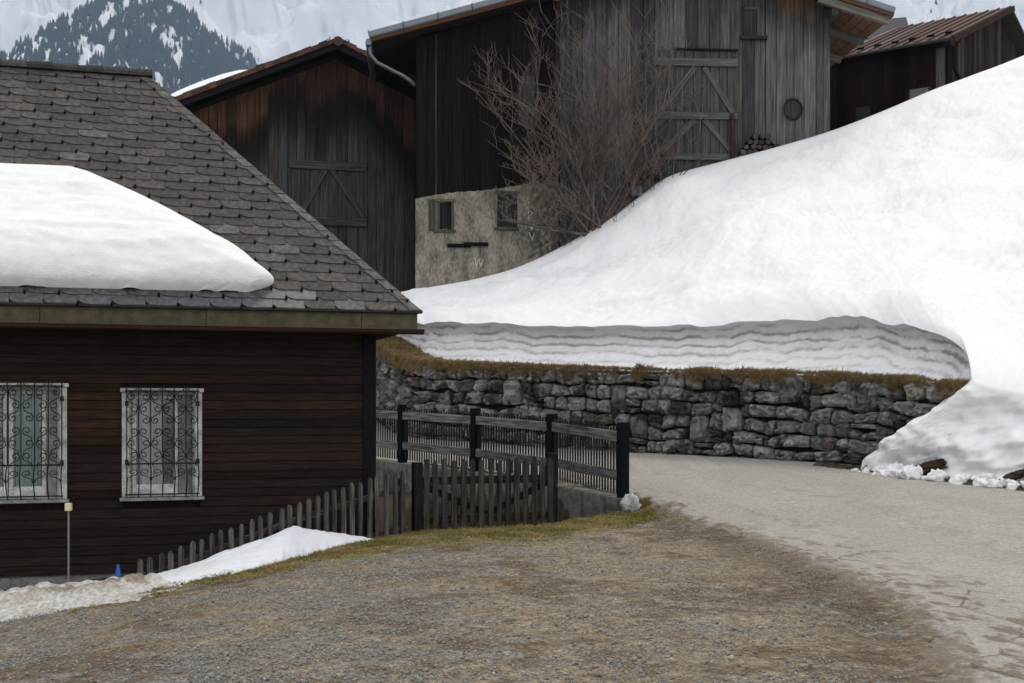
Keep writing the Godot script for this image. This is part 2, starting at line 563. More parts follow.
func make_road() -> void:
	var W := 1024
	var data := PackedByteArray(); data.resize(W * W * 3)
	var a := nz(W, W, 0.006, 5, 81); var b := nz(W, W, 0.04, 4, 82); var c := nz(W, W, 0.2, 2, 83)
	var cr := nz(W, W, 0.016, 1, 84, FastNoiseLite.TYPE_CELLULAR, 1, 1, FastNoiseLite.RETURN_DISTANCE2_SUB)
	var cw := nz(W, W, 0.030, 3, 85)
	var base := Vector3(180, 175, 166); var pale := Vector3(188, 183, 174); var wet := Vector3(140, 131, 120); var mud := Vector3(120, 104, 88)
	# x 0..18, d 4..36
	for r in W:
		var d := 4.0 + 20.0 * r / W
		var ex := road_edge_x(d)
		for k in W:
			var x := 0.0 + 12.0 * k / W
			var i := r * W + k
			var na := a[i] / 255.0; var nb := b[i] / 255.0; var nc := c[i] / 255.0
			var off := x - ex
			var col := base.lerp(pale, smoothstep(0.35, 0.65, na))
			col = col.lerp(wet, smoothstep(0.56, 0.74, na * 0.5 + nb * 0.5) * 0.15)
			# crazed strip of asphalt next to the forecourt
			var worn := (1.0 - smoothstep(0.3, 1.3, off + (na - 0.5) * 1.8)) * (1.0 - smoothstep(15.0, 19.0, d))
			# two lines of mud dragged along by wheels
			var t1 := exp(-pow((off - 0.9 - 0.2 * sin(d * 0.5)) / 0.16, 2.0)) + exp(-pow((off - 2.5 - 0.2 * sin(d * 0.4)) / 0.22, 2.0))
			col = col.lerp(wet, clampf(t1 * smoothstep(0.42, 0.66, nb + 0.05), 0, 1) * 0.22)
			col = col.lerp(mud, clampf(worn, 0, 1) * smoothstep(0.50, 0.60, nb * 0.6 + nc * 0.15 + na * 0.25) * 0.7)
			var crack := (1.0 - smoothstep(2.0, 7.0, cr[i])) * smoothstep(0.50, 0.58, cw[i] / 255.0) * clampf(worn * 1.3 + 0.12, 0, 1)
			col = col.lerp(Vector3(104, 92, 80), crack * 0.7)
			if off < 0.35: col = col.lerp(mud, (1.0 - smoothstep(0.0, 0.35, off + (nb - 0.5) * 0.9)) * 0.7)
			col *= 0.94 + 0.12 * nc
			data[i * 3] = clampi(int(col.x), 0, 255); data[i * 3 + 1] = clampi(int(col.y), 0, 255); data[i * 3 + 2] = clampi(int(col.z), 0, 255)
	var m: StandardMaterial3D = M.asphalt
	m.detail_enabled = true
	m.detail_albedo = tex(W, W, data, Image.FORMAT_RGB8)
	m.detail_blend_mode = BaseMaterial3D.BLEND_MODE_MUL
	m.detail_uv_layer = BaseMaterial3D.DETAIL_UV_2
	# strips across the road from its ragged inner edge to the foot of the stone wall and on to the right
	var ds := steps([-20, 4, 2, 7, 0.1, 24, 0.06, 40, 0.3])
	var cols := 60
	var p := PackedVector3Array(); var t1 := PackedVector2Array(); var t2 := PackedVector2Array(); var cc := PackedColorArray()
	for d in ds:
		var ex: float = road_edge_x(d)
		ex += n1.get_noise_2d(d * 9.0, 3.0) * 0.20 + n1.get_noise_2d(d * 30.0, 9.0) * 0.16
		var far := 9.0 if d < 20.0 else interp(d, [20, 22, 23, 24.4, 26, 27.4, 29, 31, 33, 36, 40], [9.0, 8.2, 7.4, 6.2, 4.3, 2.5, 0.2, -2.1, -2.9, -3.7, -5.0])
		if d < 20.0: far = 9.0 + (20.0 - d) * 0.4
		for k in cols:
			var f := pow(float(k) / (cols - 1), 1.6)
			var x := lerpf(ex, maxf(far, ex + 0.4), f)
			var off := x - ex
			var y := ground_y(x, d) + lerpf(-0.045, 0.012, smoothstep(0.0, 0.22, off)) + n2.get_noise_2d(x * 4.0, d * 4.0) * 0.012
			y += n2.get_noise_2d(x * 24.0, d * 24.0) * 0.005 * (1.0 - smoothstep(0.5, 2.0, off))
			p.append(Vector3(x, y, -d))
			t1.append(Vector2(x, d) / 1.3)
			t2.append(Vector2(clampf(x / 12.0, 0.003, 0.997), clampf((d - 4) / 20.0, 0.003, 0.997)))
			cc.append(Color(1, 1, 1))
	var g := MB.new(); g.use2 = true
	g.sheet(p, cols, t1, cc, Vector3.UP, t2)
	tag(put(g, "road", m), "pale worn asphalt road bending behind the fence", "", "", "structure")

# ---------------------------------------------------------------- snow slope
const LIP := [Vector3(-14, 4.9, -48), Vector3(-5.88, 4.41, -42), Vector3(-4.04, 4.02, -37), Vector3(-2.89, 3.75, -33.6), Vector3(-2.01, 3.64, -31.9), Vector3(-0.28, 3.49, -30.4), Vector3(1.96, 3.36, -29), Vector3(4.02, 3.31, -27.8), Vector3(5.5, 3.35, -26.7), Vector3(6.63, 3.31, -25.5), Vector3(7.31, 3.13, -24.5), Vector3(7.74, 2.88, -23.5), Vector3(7.89, 2.56, -22.7), Vector3(7.80, 2.22, -22.1), Vector3(7.78, 2.00, -21.85), Vector3(8.15, 1.86, -21.55), Vector3(8.75, 1.74, -21.05), Vector3(9.9, 1.6, -20.0), Vector3(12.0, 1.4, -17.8), Vector3(15, 1.2, -12)]
const FOOT := [Vector3(-13.8, 4.0, -47), Vector3(-5.74, 3.65, -41), Vector3(-3.93, 3.26, -36), Vector3(-2.81, 2.83, -32.6), Vector3(-1.96, 2.6, -31.1), Vector3(-0.27, 2.5, -29.6), Vector3(1.91, 2.41, -28.2), Vector3(3.89, 2.31, -26.9), Vector3(5.34, 2.26, -25.9), Vector3(6.45, 2.19, -24.8), Vector3(7.1, 2.07, -23.8), Vector3(7.46, 1.98, -23.0), Vector3(7.56, 1.86, -22.45), Vector3(7.15, 1.46, -22.5), Vector3(6.42, 0.78, -23.0), Vector3(6.12, 0.40, -23.15), Vector3(7.15, 0.28, -21.85), Vector3(8.84, 0.1, -18.9), Vector3(11.0, 0.1, -16.8), Vector3(14.2, 0.1, -11.6)]
const CREST := [Vector3(-14, 5.2, -52), Vector3(-6.16, 4.82, -46), Vector3(-4.37, 4.83, -40), Vector3(-3.0, 4.79, -36.4), Vector3(-2.29, 4.89, -36.3), Vector3(-0.89, 5.15, -36.3), Vector3(0.5, 5.58, -36.2), Vector3(2.46, 6.63, -36.3), Vector3(3.58, 7.45, -36.4), Vector3(4.44, 8.03, -36.5), Vector3(5.89, 8.48, -36.8), Vector3(7.63, 8.97, -37), Vector3(9.15, 9.48, -37.4), Vector3(10.76, 10.16, -38), Vector3(12.38, 10.9, -38.5), Vector3(13.74, 11.47, -39), Vector3(15.56, 12.23, -39.5), Vector3(19.63, 14.06, -40), Vector3(26, 16, -39), Vector3(38, 18, -34)]

func lip_at(t: float, wave := 1.0) -> Vector3:
	var q: Vector3 = spline(LIP, t)
	q.y += 0.22 + n1.get_noise_1d(t * 14.0) * 0.10 * wave * (1.0 - ss(9.8, 11.2, t))
	return q

func make_snow_slope() -> void:
	var cols := 760
	var up_rows := 110
	var back_rows := 16
	var face_rows := 44
	var p := PackedVector3Array(); var t := PackedVector2Array(); var cc := PackedColorArray()
	var last := LIP.size() - 1
	var white := Color(0.875, 0.875, 0.88)
	# columns crowd where the slope is in view
	var ts := PackedFloat32Array()
	for k in cols:
		var f := float(k) / (cols - 1)
		ts.append(interp(f, [0, 0.03, 0.93, 1], [0, 2.0, 17.0, last]))
	# behind the crest, seen from behind forward, then the slope, then the cut face
	for r in range(back_rows, 0, -1):
		for k in cols:
			var q: Vector3 = spline(CREST, ts[k])
			var s := float(r) / back_rows
			var w := q + Vector3(s * 3.0, 0, -s * 30.0)
			w.y += s * s * 3.0 - s * 1.2 - 0.02
			p.append(w)
			cc.append(white)
	for r in up_rows + 1:
		var f := 1.0 - float(r) / up_rows
		f = pow(f, 1.35)
		for k in cols:
			var a: Vector3 = lip_at(ts[k], 0.0); var b: Vector3 = spline(CREST, ts[k])
			var w := a.lerp(b, f)
			var ln := (b - a).length()
			w.y += (lip_at(ts[k]).y - a.y) * exp(-f * ln / 0.4)
			# the back of the drift rounds over at the lip and is a little hollow above
			w.y += 0.24 * (1.0 - exp(-f * ln / 0.45)) - 0.24 - sin(f * PI) * 0.02 * ln * (0.6 if ts[k] > 11.0 else 0.25)
			var x := w.x; var z := w.z
			var amp := smoothstep(0.0, 0.1, f) * smoothstep(0.0, 0.10, 1.0 - f)
			w.y += amp * (n1.get_noise_2d(x * 3.0, z * 2.4) * 0.24 + n2.get_noise_2d(x * 9.0 + z * 3.0, z * 7.0) * 0.06 + n2.get_noise_2d(x * 34.0, z * 22.0) * 0.022)
			# melt runnels and slump marks lying along the slope
			var g := n3.get_noise_2d(x * 2.0 + z * 1.2, z * 7.0 - x * 4.0)
			w.y -= amp * 0.13 * smoothstep(0.18, 0.45, g)
			w.y += (1.0 - f) * 0.0
			p.append(w)
			var dirt_shade := smoothstep(0.22, 0.50, g) * 0.24 * smoothstep(-0.1, 0.5, n1.get_noise_2d(x * 40.0, z * 40.0))
			cc.append(white.lerp(Color(0.5, 0.47, 0.44), dirt_shade))
	for r in range(1, face_rows + 1):
		var vv := float(r) / face_rows
		for k in cols:
			var a: Vector3 = lip_at(ts[k]); var b: Vector3 = spline(FOOT, ts[k])
			if ts[k] < 12.0: b.y -= 0.08
			a.y -= 0.24
			var w := a.lerp(b, vv)
			var tn: Vector3 = (spline(LIP, minf(ts[k] + 0.05, last)) - spline(LIP, maxf(ts[k] - 0.05, 0.0))).normalized()
			var outw := Vector3(-tn.z, 0, tn.x)
			if outw.z < 0.0 and ts[k] < 12.0: outw = -outw
			outw = outw.normalized()
			var hh := (a.y - w.y)
			var s := ts[k] * 2.4
			# winter layers: each bed bulges, with a melted groove below it
			var bed := hh * 5.2 + 0.85 + n1.get_noise_2d(s * 3.0, 40.0) * 0.60 + n1.get_noise_2d(s * 12.0, 80.0 + hh * 9.0) * 0.24 + n2.get_noise_2d(s * 90.0, hh * 30.0) * 0.07
			var fr := bed - floorf(bed)
			var strong := 0.55 + 0.45 * sin(floorf(bed) * 2.3 + 0.7)
			var bulge := pow(sin(PI * pow(fr, 0.65)), 0.8)
			var heap := smoothstep(12.5, 14.0, ts[k])          # fallen snow in front of the wall's end
			var pull := smoothstep(0.0, 0.12, vv)
			var o := pull * (0.10 * smoothstep(0.0, 0.22, fr) * (1.0 - 0.75 * smoothstep(0.30, 1.0, fr)) * strong - 0.08) * (1.0 - heap * 0.5)
			o -= 0.42 * pow(sin(PI * pow(vv, 0.7)), 0.7) * (1.0 - heap)
			o += pull * n2.get_noise_3d(w.x * 14.0, w.y * 18.0, w.z * 14.0) * (0.016 + heap * 0.15)
			o += pull * n1.get_noise_3d(w.x * 9.0, w.y * 9.0, w.z * 9.0) * heap * 0.40
			o += heap * sin(PI * vv) * 0.10
			w += outw * o
			if heap > 0.5 and vv > 0.95: w.y -= 0.15
			p.append(w)
			# grainy, broken dust on each old surface, mixed with painted shade
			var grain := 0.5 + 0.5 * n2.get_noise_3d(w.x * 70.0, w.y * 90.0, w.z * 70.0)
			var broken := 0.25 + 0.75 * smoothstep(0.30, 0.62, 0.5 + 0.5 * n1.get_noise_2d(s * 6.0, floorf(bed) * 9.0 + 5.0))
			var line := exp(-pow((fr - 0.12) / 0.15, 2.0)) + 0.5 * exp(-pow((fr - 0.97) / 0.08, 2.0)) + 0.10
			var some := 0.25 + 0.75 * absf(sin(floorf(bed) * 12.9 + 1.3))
			var dirt_shade := clampf(line * broken * some * (0.35 + 0.85 * grain), 0, 1) * (1.0 - heap * 0.75) * pull
			dirt_shade += 0.17 * grain * (1.0 - heap) * pull  # overall grey paints in the shade of the upright face
			cc.append(white.lerp(Color(0.27, 0.255, 0.235), clampf(dirt_shade * 1.3, 0, 0.88)))
	for q in p: t.append(Vector2(q.x, q.z))
	var g := MB.new()
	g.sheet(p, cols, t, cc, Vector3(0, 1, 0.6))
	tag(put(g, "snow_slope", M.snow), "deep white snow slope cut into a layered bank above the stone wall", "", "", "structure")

# ---------------------------------------------------------------- dry stone wall
func wall_at(s: float) -> Array:
	# place and outward direction at s metres along the top of the wall
	var acc := 0.0
	for k in range(1, WALL.size()):
		var a: Vector3 = WALL[k - 1]; var b: Vector3 = WALL[k]
		var l := Vector2(b.x - a.x, b.z - a.z).length()
		if s <= acc + l or k == WALL.size() - 1:
			var f := clampf((s - acc) / l, 0.0, 1.0)
			var t := (float(k) - 1.0 + f)
			var q: Vector3 = spline(WALL, t)
			var d: Vector3 = spline(WALL, minf(t + 0.1, WALL.size() - 1.0)) - spline(WALL, maxf(t - 0.1, 0.0))
			d.y = 0
			d = d.normalized()
			return [q, Vector3(-d.z, 0, d.x), d]
		acc += l
	return []

func wall_length() -> float:
	var acc := 0.0
	for k in range(1, WALL.size()):
		acc += Vector2(WALL[k].x - WALL[k - 1].x, WALL[k].z - WALL[k - 1].z).length()
	return acc

func make_stone_wall() -> void:
	var L := wall_length()
	var w := thing("stone_wall", "long dry stone retaining wall of grey blocks below the snow bank", "wall", Transform3D(Basis(), Vector3(1.87, 0.5, -27.6)))
	var org := w.position
	# earth core behind the stones
	var p := PackedVector3Array(); var t := PackedVector2Array(); var cc := PackedColorArray()
	var cols := 120
	for r in 6:
		for k in cols:
			var q := wall_at((L - 0.7) * k / (cols - 1))
			var top: Vector3 = q[0]; var o: Vector3 = q[1]
			if o.z < 0: o = -o
			var base := ground_y(top.x, -top.z) - 0.4
			var pt: Vector3
			if r == 0: pt = Vector3(top.x, top.y - 0.02, top.z) - o * 1.1
			elif r == 1: pt = Vector3(top.x, top.y - 0.02, top.z) - o * 0.18
			else: pt = Vector3(top.x, lerpf(top.y - 0.10, base, (r - 2) / 3.0), top.z) - o * 0.13
			pt += o * n2.get_noise_3d(pt.x * 20, pt.y * 20, pt.z * 20) * 0.03
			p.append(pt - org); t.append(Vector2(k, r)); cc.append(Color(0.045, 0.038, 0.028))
	var g := MB.new()
	g.sheet(p, cols, t, cc, Vector3(0, 0.2, 1))
	put(g, "earth_core", M.soil, w)
	# stones in rough courses; the joints wander, some stones span two courses
	var courses := [0.04, 0.34, 0.62, 0.90, 1.16, 1.42, 1.68, 1.94]
	var s_beg := 1.2
	far_stones = MB.new()          # small far stones of the bend, and those under the slumped snow
	var taken := []   # [s0, s1, h0, h1] of the tall stones
	for ci in courses.size() - 1:
		var s := s_beg + R(0, 0.3)
		while s < L - 0.9:
			var lw := R(0.27, 0.56) if rng.randf() < 0.75 else R(0.18, 0.28)
			var s1 := minf(s + lw, L)
			var h0: float = courses[ci]; var h1: float = courses[ci + 1]
			var skip := false
			for q in taken:
				if q[2] < h1 - 0.05 and q[3] > h0 + 0.05 and s < q[1] - 0.02 and s1 > q[0] + 0.02:
					if s >= q[0] - 0.12: skip = true; s = q[1]; break
					s1 = q[0]
			if skip: continue
			if s1 - s < 0.14: s = s1 + 0.001; continue
			var tall := ci < courses.size() - 3 and s1 - s > 0.4 and rng.randf() < 0.14
			if tall:
				h1 = courses[ci + 2]
				taken.append([s, s1, h0, h1])
			if not tall and h1 - h0 > 0.24 and rng.randf() < 0.10:
				var hm := lerpf(h0, h1, R(0.4, 0.6))
				make_stone(w, org, s, s1, h0, hm)
				var sm := lerpf(s, s1, R(0.35, 0.65))
				make_stone(w, org, s, sm, hm, h1)
				make_stone(w, org, sm, s1, hm, h1)
			else:
				make_stone(w, org, s, s1, h0, h1)
			s = s1
	put(far_stones, "stonework", M.stone, w).set_meta("kind", "stuff")

var far_stones: MB

func joint(s: float, h: float) -> Vector2:
	return Vector2(s + n1.get_noise_2d(s * 60.0, h * 60.0) * 0.10, h + n1.get_noise_2d(s * 22.0 + 300.0, h * 10.0) * 0.12 + n1.get_noise_2d(s * 70.0 + 300.0, h * 50.0) * 0.05)

func make_stone(w: Node3D, org: Vector3, s0: float, s1: float, h0: float, h1: float) -> void:
	# h counts down from the top of the wall
	var q := wall_at((s0 + s1) * 0.5)
	var top: Vector3 = q[0]; var o: Vector3 = q[1]; var d: Vector3 = q[2]
	if o.z < 0: o = -o
	if top.y - h0 < ground_y(top.x, -top.z) - 0.1: return
	var gp := R(0.008, 0.022)
	var cor := [joint(s0, h0) + Vector2(gp, gp), joint(s1, h0) + Vector2(-gp, gp), joint(s1, h1) + Vector2(-gp, -gp), joint(s0, h1) + Vector2(gp, -gp)]
	var nx := 8; var ny := 6
	var mid := (s0 + s1) * 0.5
	var p := PackedVector3Array(); var t := PackedVector2Array(); var cc := PackedColorArray()
	var seedo := R(0, 500)
	var tint := jit(Color(0.42, 0.412, 0.39), 0.24)
	var pick := rng.randf()
	if pick < 0.04: tint = Color(0.26, 0.215, 0.18)
	elif pick < 0.20: tint = jit(Color(0.45, 0.44, 0.42), 0.1)
	elif pick < 0.34: tint = jit(Color(0.25, 0.243, 0.23), 0.2)
	var moss := rng.randf() < 0.25
	var proud := R(-0.03, 0.05)
	var tiltx := R(-0.07, 0.07); var tilty := R(-0.09, 0.06)
	var cut := [R(0.0, 0.30), R(0.0, 0.30), R(0.0, 0.25), R(0.0, 0.25)]
	for r in ny + 2:
		for k in nx + 2:
			var a := clampf((k - 1.0) / (nx - 1), 0, 1); var b := clampf((r - 1.0) / (ny - 1), 0, 1)
			var e: Vector2 = (cor[0] as Vector2).lerp(cor[1], a).lerp((cor[3] as Vector2).lerp(cor[2], a), b)
			var ctr: Vector2 = (cor[0] + cor[1] + cor[2] + cor[3]) / 4.0
			# knocked-off corners
			var ca := minf(a, 1 - a); var cb := minf(b, 1 - b)
			var which: int = (0 if a < 0.5 else 1) if b < 0.5 else (3 if a < 0.5 else 2)
			if ca + cb < cut[which]: e = e.lerp(ctr, (cut[which] - ca - cb) * 0.8)
			e += Vector2(n2.get_noise_2d(a * 90 + seedo, b * 90), n2.get_noise_2d(a * 90, b * 90 + seedo)) * 0.016
			var skirt := k == 0 or r == 0 or k == nx + 1 or r == ny + 1
			var edge := minf(ca * (s1 - s0), cb * (h1 - h0))
			var out := proud + 0.075 * (1.0 - exp(-edge / 0.016)) + n2.get_noise_2d(a * 50 + seedo, b * 40 + seedo) * 0.10 + n1.get_noise_2d(a * 70 - seedo, b * 60) * 0.075 + tiltx * (a - 0.5) + tilty * (b - 0.5)
			if skirt: out = -0.17
			var pt := top + d * (e.x - mid) + o * (out - 0.02)
			pt.y = top.y - e.y
			p.append(pt - org)
			t.append(e)
			var k2 := 1.0 + n2.get_noise_3d(pt.x * 30, pt.y * 30, pt.z * 30) * 0.35
			var col := Color(tint.r * k2, tint.g * k2, tint.b * k2)
			if n1.get_noise_3d(pt.x * 14, pt.y * 14, pt.z * 14) + (0.15 if moss else -0.12) > 0.16: col = col.lerp(Color(0.030, 0.027, 0.018), 0.8)
			cc.append(col)
	var single := s0 > 7.0 and s0 < wall_length() - 1.2
	var g := MB.new() if single else far_stones
	# flat-shaded facets, so that broken faces read as rock
	for r in ny + 1:
		for k in nx + 1:
			var i := r * (nx + 2) + k
			var ids := [i, i + 1, i + nx + 3, i + nx + 2]
			var flip := rng.randf() < 0.5
			for tr in ([[0, 1, 2], [0, 2, 3]] if flip else [[0, 1, 3], [1, 2, 3]]):
				var i1 := g.v.size()
				g.tri(p[ids[tr[0]]], p[ids[tr[1]]], p[ids[tr[2]]], o)
				for e in range(i1, g.v.size()):
					for j in tr:
						if g.v[e] == p[ids[j]]: g.c[e] = cc[ids[j]]
	if single: put(g, "stone", M.stone, w)

# ---------------------------------------------------------------- boards
# a board standing on y0: w wide, to y1, its face at z; colour may change along its length
func board(parent: Node3D, called: String, x: float, w: float, y0: float, y1: float, z: float, th: float, colf: Callable, mat: Material, nseg := 1, top_slope := 0.0) -> MeshInstance3D:
	var g := MB.new()
	g.uvo = Vector2(R(0, 8), R(0, 8))
	var ch := 0.005
	var hx := w * 0.5
	var prof := [Vector2(-hx, -th), Vector2(-hx, -ch), Vector2(-hx + ch, 0), Vector2(hx - ch, 0), Vector2(hx, -ch), Vector2(hx, -th)]
	var warp := R(-0.008, 0.008)
	var lean := R(-0.004, 0.004)
	for k in nseg:
		var f0 := float(k) / nseg; var f1 := float(k + 1) / nseg
		for j in prof.size() - 1:
			var a: Vector2 = prof[j]; var b: Vector2 = prof[j + 1]
			var q := []
			for e in [[a, f0], [b, f0], [b, f1], [a, f1]]:
				var yy := lerpf(y0, y1 + top_slope * (e[0] as Vector2).x, e[1])
				q.append(Vector3(x + e[0].x + lean * (e[1] - 0.5), yy, z + e[0].y + warp * sin(e[1] * PI)))
			var i := g.v.size()
			g.quad(q[0], q[1], q[2], q[3], Vector3(b.y - a.y, 0, 1.0 if absf(b.x - a.x) > 0.01 else 0.0) + Vector3(a.x, 0, 0.2), Vector2(a.x - a.y, q[0].y), Vector2(b.x - b.y, q[1].y), Vector2(b.x - b.y, q[2].y), Vector2(a.x - a.y, q[3].y))
			for e in range(i, g.v.size()): g.c[e] = colf.call(g.v[e])
	g.col = colf.call(Vector3(x, y1, z))
	g.quad(Vector3(x - hx, y1 - top_slope * hx, z), Vector3(x + hx, y1 + top_slope * hx, z), Vector3(x + hx, y1 + top_slope * hx, z - th), Vector3(x - hx, y1 - top_slope * hx, z - th), Vector3.UP)
	g.col = colf.call(Vector3(x, y0, z))
	g.quad(Vector3(x - hx, y0, z), Vector3(x + hx, y0, z), Vector3(x + hx, y0, z - th), Vector3(x - hx, y0, z - th), Vector3.DOWN)
	return put(g, called, mat, parent)

func lath(parent: Node3D, called: String, a: Vector3, b: Vector3, w: float, th: float, cc: Color, mat: Material, face := Vector3.BACK) -> MeshInstance3D:
	# a straight piece from a to b with its broad side to "face"
	var y := (b - a).normalized()
	var x := y.cross(face).normalized()
	var z := x.cross(y).normalized()
	var g := MB.new()
	g.col = cc
	g.uvo = Vector2(R(0, 8), R(0, 8))
	g.box(Vector3(-w * 0.5, 0, -th), Vector3(w * 0.5, a.distance_to(b), 0), 0.006, false, Transform3D(Basis(x, y, z), a))
	return put(g, called, mat, parent)

func slab(parent: Node3D, called: String, lo: Vector3, hi: Vector3, cc: Color, mat: Material, ch := 0.006, lie := false) -> MeshInstance3D:
	var g := MB.new()
	g.col = cc
	g.uvo = Vector2(R(0, 8), R(0, 8))
	g.box(lo, hi, ch, lie)
	return put(g, called, mat, parent)

# ---------------------------------------------------------------- the slate-roofed house
const HB := 0.7          # the house stands 0.7 m below the datum
const EY := 2.762 + HB
const RUN := 3.217
const RISE := 3.461
const RL := 4.725
const RC := 0.681
const RS := 0.7325

func roof_pt(p: float, q: float, lift := 0.0) -> Vector3:
	return Vector3(0.5 - p, EY + RS * q + RC * lift, 0.5 - RC * q + RS * lift)

func make_house() -> void:
	var h := thing("wooden_house", "dark brown wooden house with grey slate hip roof and barred windows", "house", frame(-1.754, -HB, 16.4, 0.957, 0.29))
	var wx := -9.0
	var depth := 2.0 * RUN - 1.0
	# core walls behind the boards, with openings left for the windows
	var dark := Color(0.016, 0.012, 0.010)
	var wall := part("wall", h)
	var wins := [[-2.999, -2.138, 0.50 + HB, 1.757 + HB], [-4.924, -3.688, 0.50 + HB, 1.812 + HB]]
	var g := MB.new(); g.col = dark
	g.box(Vector3(wx, 0.3, -depth), Vector3(wx + 0.2, EY - 0.02, -0.05))
	g.box(Vector3(-0.22, 0.3, -depth), Vector3(-0.02, EY - 0.02, -0.05))
	g.box(Vector3(wx + 0.2, 0.3, -depth), Vector3(-0.22, EY - 0.02, -depth + 0.2))
	var cuts := [wx + 0.2, -4.924, -3.688, -2.999, -2.138, -0.22]
	for k in 5:
		if k == 1 or k == 3:
			var w = wins[1] if k == 1 else wins[0]
			g.box(Vector3(cuts[k], 0.3, -0.25), Vector3(cuts[k + 1], w[2], -0.03))
			g.box(Vector3(cuts[k], w[3], -0.25), Vector3(cuts[k + 1], EY - 0.02, -0.03))
		else:
			g.box(Vector3(cuts[k], 0.3, -0.25), Vector3(cuts[k + 1], EY - 0.02, -0.03))
	put(g, "wall_core", M.wood_oiled, wall)
	# horizontal weatherboards on the front and the corner posts
	var y := 0.30
	while y < EY - 0.25:
		var bh := R(0.098, 0.118)
		var spans := [[wx, -0.12]]
		for w in wins:
			if y + bh > w[2] - 0.04 and y < w[3] + 0.05:
				var nx := []
				for s in spans:
					if w[0] > s[0] and w[1] < s[1]: nx.append([s[0], w[0] - 0.02]); nx.append([w[1] + 0.02, s[1]])
					else: nx.append(s)
				spans = nx
		for s in spans:
			var b := MB.new()
			var base := jit(Color(0.027, 0.0180, 0.0140), 0.35)
			if rng.randf() < 0.18: base = jit(Color(0.040, 0.024, 0.017), 0.2)
			b.uvo = Vector2(R(0, 8), R(0, 8))
			var n := maxi(1, int((s[1] - s[0]) / 0.12))
			var yy := y; var h2 := bh - 0.008
			var tip := 0.011
			for k in n:
				var xa := lerpf(s[0], s[1], float(k) / n); var xb := lerpf(s[0], s[1], float(k + 1) / n)
				for f in [[[0, 0.0], [0, tip]], [[0, tip], [1, 0.004]], [[1, 0.004], [1, -0.02]]]:
					var i := b.v.size()
					var p0 := Vector3(0, yy + h2 * f[0][0], f[0][1]); var p1 := Vector3(0, yy + h2 * f[1][0], f[1][1])
					b.quad(Vector3(xa, p0.y, p0.z), Vector3(xb, p0.y, p0.z), Vector3(xb, p1.y, p1.z), Vector3(xa, p1.y, p1.z), Vector3(0, 0.1 if f[0][0] == 1 else (-1.0 if f[0][0] == f[1][0] else 0.1), 1), Vector2(p0.y, xa), Vector2(p0.y, xb), Vector2(p1.y + 0.02, xb), Vector2(p1.y + 0.02, xa))
					for e in range(i, b.v.size()):
						var q: Vector3 = b.v[e]
						# between the windows the stain has worn off to bare brown wood
						var worn := exp(-pow((q.x + 3.36) / 0.36, 4.0)) * exp(-pow((q.y - HB - 1.52) / 0.30, 4.0))
						worn *= smoothstep(0.35, 0.7, 0.5 + 0.5 * n1.get_noise_2d(q.x * 18.0, q.y * 90.0) + 0.12)
						worn += 0.08 * smoothstep(0.12, 0.45, n1.get_noise_2d(q.x * 10.0 + 70.0, y * 60.0))
						b.c[e] = base.lerp(Color(0.075, 0.036, 0.020), clampf(worn * 0.8, 0, 1))
			put(b, "plank", M.wood_oiled, wall)
		y += bh
	slab(wall, "corner_post", Vector3(-0.13, 0.3, -0.12), Vector3(0.035, EY - 0.3, 0.035), Color(0.012, 0.009, 0.008), M.wood_oiled, 0.01)
	slab(h, "plinth", Vector3(wx, -0.3, -depth), Vector3(-0.03, 0.295, -0.02), Color(0.30, 0.30, 0.29), M.concrete, 0.02)
	# eaves: boarding underneath, olive fascia, old copper gutter along its foot
	slab(h, "soffit", Vector3(wx - 0.45, EY - 0.24, -0.05), Vector3(0.44, EY - 0.20, 0.42), Color(0.016, 0.012, 0.010), M.wood_oiled)
	slab(h, "soffit", Vector3(-0.015, EY - 0.24, -depth - 0.4), Vector3(0.44, EY - 0.20, -0.052), Color(0.016, 0.012, 0.010), M.wood_oiled)
	var fx := wx - 0.48
	while fx < 0.4:
		var f2 := minf(fx + 1.85, 0.47)
		slab(h, "fascia", Vector3(fx, EY - 0.225, 0.425), Vector3(f2 - 0.004, EY - 0.03, 0.475), jit(Color(0.105, 0.088, 0.042), 0.12), M.paint, 0.004, true)
		fx = f2
	slab(h, "fascia", Vector3(0.425, EY - 0.225, -depth - 0.4), Vector3(0.475, EY - 0.03, 0.423), Color(0.10, 0.085, 0.042), M.paint, 0.004)
	var gu := MB.new()
	var prof := []
	for k in 9:
		var a := PI * k / 8.0
		prof.append(Vector2(0.535 - cos(a) * 0.055, EY - 0.235 - sin(a) * 0.06))
	for k in 8:
		var a: Vector2 = prof[k]; var b: Vector2 = prof[k + 1]
		for s in [0.0, 0.006]:
			gu.quad(Vector3(wx - 0.5, a.y + s, a.x), Vector3(0.53, a.y + s, a.x), Vector3(0.53, b.y + s, b.x), Vector3(wx - 0.5, b.y + s, b.x), Vector3(0, -1 if s == 0.0 else 1, (a.x - 0.535) * 12.0 * (1 if s == 0.0 else -1)))
	for k in range(1, 7):
		gu.tri(Vector3(0.53, prof[0].y, prof[0].x), Vector3(0.53, prof[k].y, prof[k].x), Vector3(0.53, prof[k + 1].y, prof[k + 1].x), Vector3.RIGHT)
	gu.tube([Vector3(wx - 0.5, EY - 0.235, 0.592), Vector3(0.535, EY - 0.235, 0.592)], 0.011, 8)
	put(gu, "gutter", M.copper_old, h)
	# roof deck as a closed hip
	var roof := part("roof", h)
	var E0 := Vector3(0.5, EY, 0.5); var E1 := Vector3(wx - 0.5, EY, 0.5); var E2 := Vector3(wx - 0.5, EY, -depth - 0.5); var E3 := Vector3(0.5, EY, -depth - 0.5)
	var R0 := Vector3(0.5 - RUN, EY + RISE, 0.5 - RUN); var R1 := Vector3(wx - 0.5 + RUN, EY + RISE, 0.5 - RUN)
